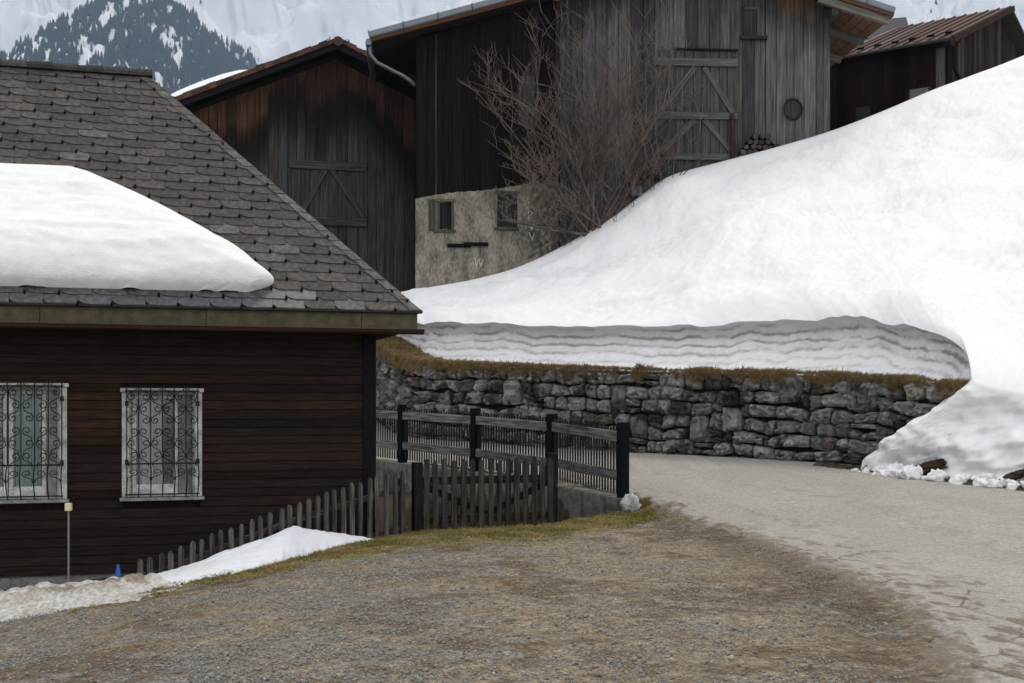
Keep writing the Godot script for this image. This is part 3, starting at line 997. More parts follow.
	var dk := MB.new(); dk.col = Color(0.045, 0.042, 0.042)
	dk.quad(E0, E1, R1, R0, Vector3(0, 1, 1)); dk.quad(E3, E2, R1, R0, Vector3(0, 1, -1))
	dk.tri(E0, E3, R0, Vector3(1, 1, 0)); dk.tri(E1, E2, R1, Vector3(-1, 1, 0))
	for q in [[E0, E1, Vector3(0, 0, 1)], [E1, E2, Vector3(-1, 0, 0)], [E2, E3, Vector3(0, 0, -1)], [E3, E0, Vector3(1, 0, 0)]]:
		dk.quad(q[0], q[1], q[1] + Vector3(0, -0.03, 0), q[0] + Vector3(0, -0.03, 0), q[2])
	dk.quad(E0 + Vector3(0, -0.03, 0), E1 + Vector3(0, -0.03, 0), E2 + Vector3(0, -0.03, 0), E3 + Vector3(0, -0.03, 0), Vector3.DOWN)
	put(dk, "deck", M.slate, roof)
	# dark drip edge of sheet metal under the first course
	slab(roof, "drip_edge", Vector3(wx - 0.52, EY - 0.032, 0.47), Vector3(0.52, EY + 0.006, 0.535), Color(0.02, 0.02, 0.021), M.paint, 0.004, true)
	# slates, each its own piece, front slope only as far as it is seen
	var field := PackedVector2Array([Vector2(-0.02, -0.03), Vector2(7.4, -0.03), Vector2(7.4, RL), Vector2(RUN, RL), Vector2(RUN - 0.02, RL)])
	var rowh := 0.1685
	for r in 28:
		var q0 := r * rowh - 0.03
		var p := -0.4 + fmod(r * 0.178, 0.372) + R(-0.012, 0.012)
		while p < 5.9:
			var w := 0.366 + R(-0.006, 0.006)
			# out of sight below the snow
			if q0 > 0.42 and q0 < 2.1 and p > snow_right(q0) + 0.45 and p < 6.4:
				p += w + 0.004; continue
			var poly := PackedVector2Array()
			var drop := R(-0.006, 0.006)
			poly.append(Vector2(p, q0 + drop)); poly.append(Vector2(p + w * 0.62, q0 + drop + R(-0.004, 0.002)))
			for k in 4:
				var a := PI * 0.5 * (k + 1) / 4.0
				poly.append(Vector2(p + w * 0.62 + sin(a) * w * 0.38, q0 + drop + (1.0 - cos(a)) * 0.088))
			poly.append(Vector2(p + w, q0 + rowh * 1.75)); poly.append(Vector2(p, q0 + rowh * 1.75))
			for cut in Geometry2D.intersect_polygons(poly, field):
				if cut.size() < 3: continue
				var b := MB.new()
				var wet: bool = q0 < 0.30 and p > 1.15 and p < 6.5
				b.col = jit(Color(0.094, 0.083, 0.077), 0.28)
				if rng.randf() < 0.10: b.col = jit(Color(0.125, 0.102, 0.088), 0.12)
				if rng.randf() < 0.06: b.col = jit(Color(0.16, 0.155, 0.15), 0.1)
				if wet: b.col = jit(Color(0.115, 0.115, 0.128), 0.15)  # wet pieces; the sky's reflection is painted in as a paler bluish tone
				b.uvo = Vector2(R(0, 9), R(0, 9))
				var tl := R(-0.004, 0.004)
				var thick := 0.009
				var up := func(e: Vector2, below: float) -> Vector3:
					return roof_pt(e.x, e.y, 0.026 - (e.y - q0) / (rowh * 1.75) * 0.018 + tl * (e.x - p) / w - below)
				var id := Geometry2D.triangulate_polygon(cut)
				for k in range(0, id.size(), 3):
					b.tri(up.call(cut[id[k]], 0.0), up.call(cut[id[k + 1]], 0.0), up.call(cut[id[k + 2]], 0.0), Vector3(0, RC, RS), cut[id[k]], cut[id[k + 1]], cut[id[k + 2]])
				for k in cut.size():
					var e0: Vector2 = cut[k]; var e1: Vector2 = cut[(k + 1) % cut.size()]
					b.quad(up.call(e0, 0.0), up.call(e1, 0.0), up.call(e1, thick), up.call(e0, thick), Vector3(0, -0.3, 0.5) if (e0.y + e1.y) * 0.5 < q0 + 0.1 else Vector3(0, 1, 0.2), e0, e1, e1, e0)
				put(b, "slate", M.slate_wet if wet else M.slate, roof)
			# slate hook at the corner of most pieces
			if rng.randf() < 0.62 and p > RC * q0 * 1.0 + 0.05 and p < 6.6:
				var hk := MB.new()
				hk.box(Vector3(-0.013, -0.014, 0), Vector3(0.013, 0.03, 0.030), 0.004, false, Transform3D(Basis(Vector3(1, 0, 0), Vector3(0, RS, -RC), Vector3(0, RC, RS)), roof_pt(p, q0 + drop, 0.016)))
				put(hk, "slate_hook", M.black_paint, roof)
			p += w + 0.004
	# hip edge: light-worn cut slates and ridge tiles
	for k in 26:
		var f := (k + 0.5) / 26.0
		var q := f * RL
		var b := MB.new()
		b.col = jit(Color(0.15, 0.14, 0.13), 0.3)
		b.uvo = Vector2(R(0, 9), R(0, 9))
		var a0 := roof_pt(f * RUN - 0.062, q - 0.105, 0.034); var a1 := roof_pt((f + 0.045) * RUN - 0.062, q + 0.10, 0.024)
		var inn := Vector3(-0.135, 0.0, 0.0)
		b.quad(a0, a1, a1 + inn * R(0.7, 1.0), a0 + inn, Vector3(0, RC, RS), Vector2(0, 0), Vector2(0, 0.2), Vector2(0.15, 0.2), Vector2(0.15, 0))
		b.quad(a0, a0 + inn, a0 + inn + Vector3(0, -0.012, -0.006), a0 + Vector3(0, -0.02, -0.006), Vector3(0, -1, 1))
		b.quad(a0, a1, a1 + Vector3(0, -0.05, 0), a0 + Vector3(0, -0.05, 0), Vector3(1, 0, 0))
		put(b, "hip_slate", M.slate, roof)
	var rx := R0.x + 0.10
	while rx > R1.x:
		var b := MB.new()
		b.col = jit(Color(0.060, 0.056, 0.052), 0.5)
		b.uvo = Vector2(R(0, 9), R(0, 9))
		var rr := 0.100 + R(-0.008, 0.008)
		var x2 := rx - 0.34
		for k in 8:
			var a := PI * k / 8.0 - 0.05; var a2 := PI * (k + 1) / 8.0 + (0.05 if k == 7 else -0.05 * 0.0)
			var c0 := Vector3(0, sin(a), cos(a)); var c1 := Vector3(0, sin(a2), cos(a2))
			var o := Vector3(0, EY + RISE - 0.025, R0.z)
			b.quad(o + Vector3(rx, 0, 0) + c0 * rr * 1.2, o + Vector3(x2, 0, 0) + c0 * rr, o + Vector3(x2, 0, 0) + c1 * rr, o + Vector3(rx, 0, 0) + c1 * rr * 1.2, c0 + c1, Vector2(0, k * 0.03), Vector2(0.34, k * 0.03), Vector2(0.34, k * 0.03 + 0.03), Vector2(0, k * 0.03 + 0.03))
			b.tri(o + Vector3(rx, -0.01, 0), o + Vector3(rx, 0, 0) + c0 * rr * 1.2, o + Vector3(rx, 0, 0) + c1 * rr * 1.2, Vector3.RIGHT)
		put(b, "ridge_tile", M.slate, roof)
		rx -= 0.33
	# windows
	for k in 2: make_window(h, wins[k][0], wins[k][1], wins[k][2], wins[k][3], k == 1)

func snow_right(q: float) -> float:
	return interp(q, [0.2, 0.39, 0.53, 0.80, 1.36, 1.89, 2.30, 2.53, 2.60], [1.95, 1.71, 1.80, 2.02, 2.60, 3.19, 3.80, 4.28, 4.9])

func make_window(h: Node3D, x0: float, x1: float, y0: float, y1: float, wide: bool) -> void:
	var w := part("window", h)
	var white := Color(0.80, 0.80, 0.79)
	var grey := Color(0.64, 0.66, 0.60)
	# casing boards
	slab(w, "casing", Vector3(x0 - 0.035, y0 - 0.005, -0.02), Vector3(x0 + 0.055, y1 + 0.01, 0.045), grey, M.paint, 0.005)
	slab(w, "casing", Vector3(x1 - 0.055, y0 - 0.005, -0.02), Vector3(x1 + 0.035, y1 + 0.01, 0.045), grey, M.paint, 0.005)
	slab(w, "lintel", Vector3(x0 - 0.055, y1 - 0.005, -0.02), Vector3(x1 + 0.055, y1 + 0.045, 0.07), Color(0.58, 0.59, 0.54), M.paint, 0.006, true)
	slab(w, "sill", Vector3(x0 - 0.06, y0 - 0.045, -0.02), Vector3(x1 + 0.06, y0 - 0.007, 0.10), Color(0.42, 0.42, 0.40), M.paint, 0.006, true)
	slab(w, "reveal", Vector3(x0 + 0.056, y0, -0.25), Vector3(x0 + 0.075, y1 - 0.006, 0.0), grey, M.paint, 0.003)
	slab(w, "reveal", Vector3(x1 - 0.075, y0, -0.25), Vector3(x1 - 0.056, y1 - 0.006, 0.0), grey, M.paint, 0.003)
	slab(w, "reveal", Vector3(x0 + 0.076, y1 - 0.03, -0.25), Vector3(x1 - 0.076, y1 - 0.006, 0.0), grey, M.paint, 0.003)
	slab(w, "reveal", Vector3(x0 + 0.076, y0, -0.25), Vector3(x1 - 0.076, y0 + 0.02, 0.0), grey, M.paint, 0.003)
	var panes := []
	var a := x0 + 0.077; var b := x1 - 0.077
	if wide:
		var m := (a + b) * 0.5
		panes = [[a + 0.12, m - 0.005], [m + 0.005, b - 0.12]]
		slab(w, "casing", Vector3(b - 0.118, y0 + 0.022, -0.10), Vector3(b - 0.002, y1 - 0.032, -0.03), Color(0.30, 0.32, 0.28), M.paint, 0.004)
		slab(w, "casing", Vector3(a + 0.002, y0 + 0.022, -0.10), Vector3(a + 0.118, y1 - 0.032, -0.03), Color(0.30, 0.32, 0.28), M.paint, 0.004)
	else:
		panes = [[a + 0.004, b - 0.165]]
		slab(w, "casing", Vector3(b - 0.163, y0 + 0.022, -0.10), Vector3(b - 0.002, y1 - 0.032, -0.03), Color(0.23, 0.24, 0.21), M.paint, 0.004)
	for p in panes:
		var fw := 0.05
		var ya := y0 + 0.022; var yb := y1 - 0.033
		slab(w, "sash", Vector3(p[0], ya, -0.11), Vector3(p[0] + fw, yb, -0.055), white, M.paint, 0.006)
		slab(w, "sash", Vector3(p[1] - fw, ya, -0.11), Vector3(p[1], yb, -0.055), white, M.paint, 0.006)
		slab(w, "sash", Vector3(p[0] + fw, ya, -0.11), Vector3(p[1] - fw, ya + 0.12, -0.057), white, M.paint, 0.006, true)
		slab(w, "sash", Vector3(p[0] + fw, yb - fw, -0.11), Vector3(p[1] - fw, yb, -0.057), white, M.paint, 0.006, true)
		var gl := MB.new()
		gl.quad(Vector3(p[0] + fw, ya + 0.12, -0.085), Vector3(p[1] - fw, ya + 0.12, -0.085), Vector3(p[1] - fw, yb - fw, -0.085), Vector3(p[0] + fw, yb - fw, -0.085), Vector3.BACK)
		put(gl, "pane", M.glass, w)
		# net curtain in soft folds
		var pt := PackedVector3Array(); var t := PackedVector2Array(); var cc := PackedColorArray()
		var cx0: float = p[0] + fw * 0.6; var cx1: float = p[1] - fw - (0.02 if wide else 0.13)
		for r in 2:
			for k in 60:
				var f := k / 59.0
				pt.append(Vector3(lerpf(cx0, cx1, f), ya + 0.05 if r == 0 else yb, -0.17 + 0.022 * sin(f * 44.0 + sin(f * 9.0) * 2.0)))
				t.append(Vector2.ZERO); cc.append(Color(1, 1, 1))
		var cu := MB.new()
		cu.sheet(pt, 60, t, cc, Vector3.BACK)
		put(cu, "curtain", M.curtain_green if wide else M.curtain, w)
	# wrought-iron guard: straight above, bellied below
	var gr := part("window_guard", h)
	var n := 9 if wide else 7
	var gx0 := x0 + 0.02; var gx1 := x1 - 0.02
	var yb := y0 + 0.40
	var top := y1 + 0.06
	var z := 0.105
	var belly := func(f: float) -> Vector3:
		# f from 0 at the cross bar to 1 at the sill
		return Vector3(0, lerpf(yb, y0 + 0.03, f), z + 0.26 * pow(sin(PI * pow(f, 0.8)), 0.9) * (1.0 - 0.30 * f) + 0.0)
	for k in n:
		var x := lerpf(gx0, gx1, k / (n - 1.0))
		var pts := [Vector3(x, top, z)]
		for j in 9:
			var q: Vector3 = belly.call(j / 8.0)
			pts.append(Vector3(x, q.y, q.z))
		pts.append(Vector3(x, y0 - 0.01, 0.04))
		var bb := MB.new(); bb.tube(pts, 0.0075, 5)
		put(bb, "bar", M.iron, gr)
	for yy in [y1 + 0.01, yb, y0 + 0.035]:
		var zz := z if yy > y0 + 0.1 else 0.12
		var bb := MB.new(); bb.tube([Vector3(gx0 - 0.02, yy, zz), Vector3(gx1 + 0.02, yy, zz)], 0.009, 5)
		put(bb, "cross_bar", M.iron, gr)
	for sx in [gx0, gx1]:
		for yy in [y1 - 0.14, y0 + 0.42]:
			var bb := MB.new(); bb.box(Vector3(sx - 0.02, yy - 0.03, 0.03), Vector3(sx + 0.02, yy + 0.03, z + 0.01), 0.004)
			put(bb, "bracket", M.iron, gr)
	# scrolls between the bars, drawn once and shared
	var step := (gx1 - gx0) / (n - 1.0)
	var sc := MB.new()
	var sp := []
	for k in 22:
		var a2 := k / 21.0
		var ang := a2 * TAU * 1.25
		var rr := 0.013 + 0.040 * a2
		sp.append(Vector3(cos(ang) * rr, sin(ang) * rr, 0))
	sp.append(Vector3(-0.052, 0.085, 0)); sp.append(Vector3(-0.058, 0.125, 0))
	sc.tube(sp, 0.0055, 4)
	var smesh := sc.mesh(M.iron)
	for k in n - 1:
		var xm := gx0 + step * (k + 0.5)
		var flip := -1.0 if k % 2 else 1.0
		var rows := 6
		for r in rows:
			var yy := lerpf(y1 - 0.06, yb + 0.10, r / (rows - 1.0))
			var o := MeshInstance3D.new()
			o.mesh = smesh; o.name = "scroll"
			o.transform = Transform3D(Basis(Vector3(flip * (1 if r % 2 else -1), 0, 0), Vector3(0, 1 if r < 3 else -1, 0), Vector3(0, 0, 1)), Vector3(xm + (0.012 if r % 2 else -0.012) * flip, yy, z))
			gr.add_child(o, true)
		for r in 1:
			var q: Vector3 = belly.call(0.24)
			var o := MeshInstance3D.new()
			o.mesh = smesh; o.name = "scroll"
			o.transform = Transform3D(Basis.from_scale(Vector3(1.1 * flip, -0.8, 1)), Vector3(xm, q.y, q.z))
			gr.add_child(o, true)

func make_roof_snow() -> void:
	# a thick blanket that has slid down to the eaves; outline in metres on the slope
	var T := frame(-1.754, -HB, 16.4, 0.957, 0.29)
	var nu := 150; var nv := 60
	var p := PackedVector3Array(); var t := PackedVector2Array(); var cc := PackedColorArray()
	for r in nv:
		var f := r / (nv - 1.0)
		for k in nu:
			var e := k / (nu - 1.0)
			# e from the right edge inwards, f from the lower edge upwards; rows bend so that they end on the right-hand outline
			var q := lerpf(0.24, 2.50, f)
			var left := 7.0
			var right := snow_right(q) + n1.get_noise_2d(q * 16.0, 5.0) * 0.02
			if q < 0.50: right = 1.76 + 2.6 * pow(0.45 - q, 2.0) * (3.0 if q < 0.45 else 1.0)
			var pp := lerpf(right, left, pow(e, 1.5))
			var dq_low := q - (0.245 + n1.get_noise_2d(pp * 12.0, 2.0) * 0.022)
			var toph := 2.50 - maxf(0.0, pp - 4.6) * 0.03
			var dq_up := toph - q
			var din := minf(pp - right, 1.6) * 0.75
			var ed := minf(minf(dq_low * 1.1, dq_up * 0.85), din)
			ed = maxf(ed, 0.0)
			var th := (0.40 - 0.20 * smoothstep(0.8, 2.3, q)) * sqrt(1.0 - pow(1.0 - clampf(ed / 0.62, 0, 1), 2.0))
			th *= 0.85 + 0.15 * n1.get_noise_2d(pp * 5.0, q * 5.0)
			th += (n2.get_noise_2d(pp * 9.0, q * 22.0) * 0.030 + n2.get_noise_2d(pp * 30.0, q * 60.0) * 0.008 + n1.get_noise_2d(pp * 6.0 + q * 3.0, q * 34.0) * 0.020) * clampf(ed / 0.2, 0, 1)
			# it bulges over its lower edge
			var sag := 0.10 * clampf(th / 0.4, 0, 1) * (1.0 - smoothstep(0.0, 0.5, dq_low))
			p.append(roof_pt(pp, q - sag, 0.024 + maxf(th, 0.0)))
			t.append(Vector2(pp, q))
			cc.append(Color(0.875, 0.875, 0.88))
	var g := MB.new()
	g.sheet(p, nu, t, cc, Vector3(0, 1, 1))
	var o := put(g, "roof_snow", M.snow)
	o.transform = T
	tag(o, "thick rounded blanket of snow lying on the slate roof", "snow")

# ---------------------------------------------------------------- gabled barn behind the slate roof
const GA := 4.3
func make_small_barn() -> void:
	var b := thing("gabled_barn", "small weathered barn with orange boards under its gable and a closed hatch", "barn", frame(-2.99, GA, 40.5, 0.965, 0.26))
	var yr := func(x: float) -> float:
		return (12.40 - GA) - 0.442 * absf(x + 2.525)
	var wall := part("wall", b)
	var g := MB.new(); g.col = Color(0.045, 0.042, 0.040)
	g.prism(PackedVector2Array([Vector2(0.16, -0.5), Vector2(0.16, yr.call(0.16) - 0.1), Vector2(-2.525, yr.call(-2.525) - 0.1), Vector2(-6.84, yr.call(-6.84) - 0.1), Vector2(-6.84, -0.5)]), 7.0, Transform3D(), -0.03)
	put(g, "wall_core", M.wood_barn, wall)
	var x := -6.84
	while x < -0.06:
		var w := minf(R(0.24, 0.34), -x)
		var xm := x + w * 0.5
		var tint := jit(Color(0.088, 0.085, 0.083), 0.35)
		var ph := R(-0.35, 0.35)
		var wet := R(0, 1)
		var colf := func(p: Vector3) -> Color:
			# the sheltered tops are still orange; rain has greyed the rest, a dark wet band between
			var under: float = yr.call(p.x) - p.y
			var reach := 0.95 + 0.25 * sin(p.x * 1.9) + ph + 0.9 * smoothstep(-1.8, -0.4, p.x)
			var f := 1.0 - smoothstep(reach - 0.25, reach + 0.12, under + n2.get_noise_2d(p.x * 60.0, p.y * 9.0) * 0.3)
			var gr := smoothstep(reach + 0.5, reach + 2.2, under)
			var c := Color(0.024, 0.021, 0.019).lerp(tint, gr)
			var orange := Color(0.155, 0.078, 0.045) if wet > 0.3 else Color(0.085, 0.047, 0.030)
			return c.lerp(orange, f * (0.75 + 0.25 * n1.get_noise_2d(p.x * 40.0, p.y * 20.0)))
		board(wall, "board", xm, w - R(0.008, 0.02), -0.3, yr.call(xm) - 0.06, R(0.0, 0.025), 0.03, colf, M.wood_barn, 26, 0.442 if xm < -2.525 else -0.442)
		x += w
	# hatch with a Λ brace
	var dr := part("hatch", b)
	var hx0 := -3.86; var hx1 := -1.60
	var hy0 := 1.6 + 178.0 / 1300 * 39.9 - GA; var hy1 := 1.6 + 243.0 / 1300 * 39.9 - GA
	var n := 8
	for k in n:
		var w := (hx1 - hx0) / n
		var tint := jit(Color(0.085, 0.082, 0.078), 0.2)
		board(dr, "board", hx0 + w * (k + 0.5), w - 0.012, hy0, hy1, 0.065 + R(0, 0.008), 0.03, func(_p): return tint, M.wood_barn)
	var grey := Color(0.095, 0.09, 0.085)
	slab(dr, "rail", Vector3(hx0 - 0.06, hy1 - 0.28, 0.078), Vector3(hx1 + 0.02, hy1 - 0.03, 0.14), grey, M.wood_barn, 0.01, true)
	slab(dr, "rail", Vector3(hx0 + 0.05, hy0 + 0.02, 0.078), Vector3(hx1 + 0.03, hy0 + 0.26, 0.14), grey, M.wood_barn, 0.01, true)
	var apex := Vector3((hx0 + hx1) * 0.5, hy1 - 0.28, 0.125)
	lath(dr, "brace", Vector3(hx0 + 0.25, hy0 + 0.28, 0.125), apex + Vector3(-0.10, 0, 0), 0.17, 0.045, grey, M.wood_barn)
	lath(dr, "brace", Vector3(hx1 - 0.04, hy0 + 0.28, 0.125), apex + Vector3(0.10, 0, 0), 0.17, 0.045, grey, M.wood_barn)
	# roof: two slopes with rusty tile edges
	var roof := part("roof", b)
	var apxc := Vector3(-2.525, yr.call(-2.525), 0)
	for side in [-1, 1]:
		var ex: float = -7.42 if side < 0 else -0.02
		var apx := Vector3(-2.525, yr.call(-2.525) + 0.02, 0); var eve := Vector3(ex, yr.call(ex) + 0.02, 0)
		var dirv := (eve - apx).normalized()
		var up := Vector3(-dirv.y * side, dirv.x * side, 0)
		if up.y < 0: up = -up
		var m := MB.new(); m.col = Color(0.020, 0.017, 0.015)
		var ln := apx.distance_to(eve)
		m.box(Vector3(0, 0, -7.5), Vector3(ln, 0.12, 0.62), 0.01, true, Transform3D(Basis(dirv, up, Vector3(0, 0, 1) * (1 if dirv.cross(up).z > 0 else -1)), apx))
		if dirv.cross(up).z < 0:
			m = MB.new(); m.col = Color(0.020, 0.017, 0.015)
			m.box(Vector3(0, 0, -0.62), Vector3(ln, 0.12, 7.5), 0.01, true, Transform3D(Basis(dirv, up, Vector3(0, 0, -1)), apx))
		put(m, "slope", M.wood_barn, roof)
		lath(roof, "bargeboard", apx + Vector3(0, -0.02, 0.665) + up * 0.03, eve + Vector3(0, -0.02, 0.665) + up * 0.03, 0.16, 0.04, Color(0.026, 0.022, 0.02), M.wood_barn)
		var k := 0.0
		while k < ln:
			var m2 := MB.new()
			m2.col = jit(Color(0.15, 0.066, 0.050), 0.35) if rng.randf() < 0.75 else jit(Color(0.045, 0.04, 0.037), 0.3)
			var c0 := apx + dirv * k + up * 0.135 + Vector3(0, 0, 0.67)
			var w := 0.26
			m2.box(Vector3(0, -0.03, -0.7), Vector3(w, R(0.10, 0.15), 0.05), 0.012, false, Transform3D(Basis(dirv, up, dirv.cross(up)).rotated(Vector3(0, 0, 1), 0.07 * side), c0) if dirv.cross(up).z > 0 else Transform3D(Basis(dirv, up, Vector3(0, 0, 1)), c0))
			put(m2, "roof_tile", M.rust, roof)
			k += 0.255
		lath(roof, "rafter", apx + Vector3(0, -0.16, 0.1), eve + Vector3(0, -0.16, 0.1), 0.12, 0.16, Color(0.02, 0.017, 0.015), M.wood_barn)
	var cap := MB.new(); cap.col = Color(0.10, 0.05, 0.04)
	cap.tube([apxc + Vector3(0, 0.16, 0.74), apxc + Vector3(0, 0.16, -7.0)], 0.15, 8)
	put(cap, "ridge_tile", M.rust, roof)
	# snow left on the lower part of the far slope
	var p := PackedVector3Array(); var t := PackedVector2Array(); var cc := PackedColorArray()
	for r in 16:
		for k in 40:
			var f := k / 39.0; var e := r / 15.0
			var xx := lerpf(-7.6, -4.9, f)
			var th := 0.5 * pow(maxf(0.0, 1.0 - pow(absf(f * 2.0 - 0.85) / 1.15, 3.0)), 0.6) * pow(clampf(e * 9.0, 0, 1), 0.5)
			p.append(Vector3(xx, yr.call(xx) + 0.22 + th + n2.get_noise_2d(xx * 12, e * 30) * 0.02, 0.55 - e * 7.5))
			t.append(Vector2(xx, e)); cc.append(Color(0.875, 0.875, 0.88))
	var s := MB.new()
	s.sheet(p, 40, t, cc, Vector3.UP)
	var so := put(s, "roof_snow", M.snow)
	so.transform = b.transform
	tag(so, "patch of old snow on the rusty tiled roof of the gabled barn", "snow")

# ---------------------------------------------------------------- the large barn
const GB := 4.3
func make_large_barn() -> void:
	var b := thing("large_barn", "tall grey timber barn on a plastered base with a braced double door", "barn", frame(-2.73, GB, 37.0, 0.997, 0.075))
	var yr := func(x: float) -> float:
		return (12.1 + 0.289 * x if x < 8.06 else 16.84 - 0.299 * x) - GB
	var wall := part("wall", b)
	var g := MB.new(); g.col = Color(0.045, 0.042, 0.040)
	g.prism(PackedVector2Array([Vector2(0.02, 0.0), Vector2(0.02, yr.call(0.0) - 0.1), Vector2(4.1, yr.call(4.1) - 0.1), Vector2(8.06, yr.call(8.06) - 0.1), Vector2(11.95, yr.call(11.95) - 0.1), Vector2(11.95, 0)]), 9.0, Transform3D(), -0.06)
	put(g, "wall_core", M.wood_barn, wall)
	# dark weather side on the left, grey boards on the right standing a hand proud
	var x := 0.0
	while x < 4.08:
		var w := minf(R(0.20, 0.34), 4.1 - x)
		var xm := x + w * 0.5
		var tint := jit(Color(0.017, 0.0145, 0.0135), 0.45)
		if rng.randf() < 0.16: tint = jit(Color(0.06, 0.054, 0.05), 0.2)
		var colf := func(p: Vector3) -> Color:
			return tint.lerp(Color(0.026, 0.017, 0.013), 0.5 + 0.5 * n1.get_noise_2d(p.x * 10, p.y * 4))
		board(wall, "board", xm, w - R(0.006, 0.02), masonry_top(xm) - 0.05, yr.call(xm) - 0.06, R(-0.02, 0.015), 0.035, colf, M.wood_barn, 8, 0.289)
		if rng.randf() < 0.3:
			var c2 := jit(Color(0.075, 0.066, 0.060), 0.25)
			board(wall, "batten", x + 0.01, 0.045, masonry_top(x) - 0.02, yr.call(x) - 0.1, 0.04, 0.025, func(_p): return c2, M.wood_barn)
		x += w
	x = 4.1
	while x < 11.97:
		var w := minf(R(0.22, 0.38), 12.0 - x)
		var xm := x + w * 0.5
		var tint := jit(Color(0.165, 0.160, 0.155), 0.26)
		if rng.randf() < 0.2: tint = jit(Color(0.095, 0.092, 0.090), 0.2)
		var ph := R(-0.3, 0.3)
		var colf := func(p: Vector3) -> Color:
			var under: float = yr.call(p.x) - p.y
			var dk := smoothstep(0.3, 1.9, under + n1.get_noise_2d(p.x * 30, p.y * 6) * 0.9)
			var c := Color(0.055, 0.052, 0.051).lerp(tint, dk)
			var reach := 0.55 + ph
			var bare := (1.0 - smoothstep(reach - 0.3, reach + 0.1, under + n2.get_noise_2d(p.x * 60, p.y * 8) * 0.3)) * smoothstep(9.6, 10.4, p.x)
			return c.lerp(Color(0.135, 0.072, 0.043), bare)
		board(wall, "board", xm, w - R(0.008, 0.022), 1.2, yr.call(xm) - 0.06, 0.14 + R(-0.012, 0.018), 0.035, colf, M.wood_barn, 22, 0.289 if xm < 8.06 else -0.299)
		x += w
	slab(wall, "corner_post", Vector3(3.98, 3.3, -0.02), Vector3(4.10, yr.call(4.0) - 0.1, 0.165), Color(0.05, 0.042, 0.038), M.wood_barn, 0.01)
	# plastered masonry under the dark part
	make_masonry(b)
	# tall double door in the grey part
	var dr := part("door", b)
	var sc := 37.5 / 1300.0
	var fx := func(px: float) -> float: return (px - 416.0) * 37.35 / 1300.0 * 1.005
	var fy := func(py: float) -> float: return 1.6 + (405.0 - py) * 37.35 / 1300.0 - GB
	var dx0: float = fx.call(656.0); var dx1: float = fx.call(735.0)
	var dy0: float = fy.call(182.0); var dy1: float = fy.call(50.0)
	for k in 9:
		var w := (dx1 - dx0) / 9.0
		var tint := jit(Color(0.108, 0.105, 0.102), 0.2)
		board(dr, "board", dx0 + w * (k + 0.5), w - R(0.008, 0.03), dy0, dy1 - 0.02, 0.195 + R(0, 0.01), 0.03, func(_p): return tint, M.wood_barn)
	var grey := Color(0.165, 0.16, 0.153)
	slab(dr, "lintel", Vector3(dx0 + 0.4, dy1 + 0.0, 0.175), Vector3(dx1 + 0.05, dy1 + 0.05, 0.29), Color(0.03, 0.028, 0.028), M.wood_barn, 0.008, true)
	slab(dr, "rail", Vector3(dx0 - 0.05, fy.call(66.0), 0.207), Vector3(dx1 + 0.02, fy.call(60.0) + 0.05, 0.28), grey, M.wood_barn, 0.01, true)
	slab(dr, "rail", Vector3(dx0 - 0.02, fy.call(119.0), 0.207), Vector3(dx1 + 0.02, fy.call(112.0), 0.28), grey, M.wood_barn, 0.01, true)
	slab(dr, "rail", Vector3(dx0 - 0.02, fy.call(160.0), 0.207), Vector3(dx1 + 0.02, fy.call(153.5), 0.28), grey, M.wood_barn, 0.01, true)
	for q in [[112.0, 67.0], [153.0, 119.5]]:
		var xa: float = fx.call(698.0); var xm0: float = dx0 + 0.06; var xm1: float = dx1 - 0.10
		lath(dr, "brace", Vector3(xm0, fy.call(q[0]), 0.25), Vector3(xa - 0.15, fy.call(q[1]), 0.25), 0.15, 0.045, grey, M.wood_barn)
		lath(dr, "brace", Vector3(xm1, fy.call(q[0]), 0.25), Vector3(xa + 0.12, fy.call(q[1]), 0.25), 0.15, 0.045, grey, M.wood_barn)
	for yy in [66.0, 155.0]:
		slab(dr, "hinge", Vector3(dx0 - 0.10, fy.call(yy) - 0.07, 0.20), Vector3(dx0 + 0.28, fy.call(yy) - 0.01, 0.292), Color(0.02, 0.016, 0.014), M.rust, 0.005, true)
	# small dark window high up, a shutter on the weather side, a low window over the snow
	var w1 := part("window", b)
	slab(w1, "wood_panel", Vector3(fx.call(743.0), fy.call(34.0), 0.13), Vector3(fx.call(757.0), fy.call(6.0), 0.175), Color(0.070, 0.062, 0.056), M.wood_barn)  # dark panel stands in for the shade inside an open window
	slab(w1, "casing", Vector3(fx.call(756.0), fy.call(34.0), 0.165), Vector3(fx.call(758.5), fy.call(5.0), 0.21), Color(0.11, 0.105, 0.10), M.wood_barn)
	slab(w1, "casing", Vector3(fx.call(741.0), fy.call(34.0), 0.165), Vector3(fx.call(743.0), fy.call(5.0), 0.21), Color(0.05, 0.045, 0.042), M.wood_barn)
	slab(w1, "casing", Vector3(fx.call(743.2), fy.call(8.0), 0.165), Vector3(fx.call(756.0), fy.call(5.0), 0.208), Color(0.10, 0.10, 0.10), M.wood_barn, 0.006, true)
	slab(w1, "sill", Vector3(fx.call(739.0), fy.call(38.0), 0.165), Vector3(fx.call(766.0), fy.call(34.5), 0.30), Color(0.055, 0.05, 0.047), M.wood_barn, 0.008, true)
	slab(b, "wood_panel", Vector3(fx.call(517.0), fy.call(126.0), 0.022), Vector3(fx.call(532.0), fy.call(78.0), 0.06), Color(0.085, 0.083, 0.083), M.wood_barn, 0.008)
	var w2 := part("window", b)
	slab(w2, "casing", Vector3(fx.call(622.0), fy.call(198.0), 0.165), Vector3(fx.call(652.0), fy.call(180.0), 0.23), Color(0.10, 0.098, 0.10), M.wood_barn, 0.01)
	slab(w2, "pane", Vector3(fx.call(629.0), fy.call(196.0), 0.225), Vector3(fx.call(640.0), fy.call(187.0), 0.236), Color.WHITE, M.glass)
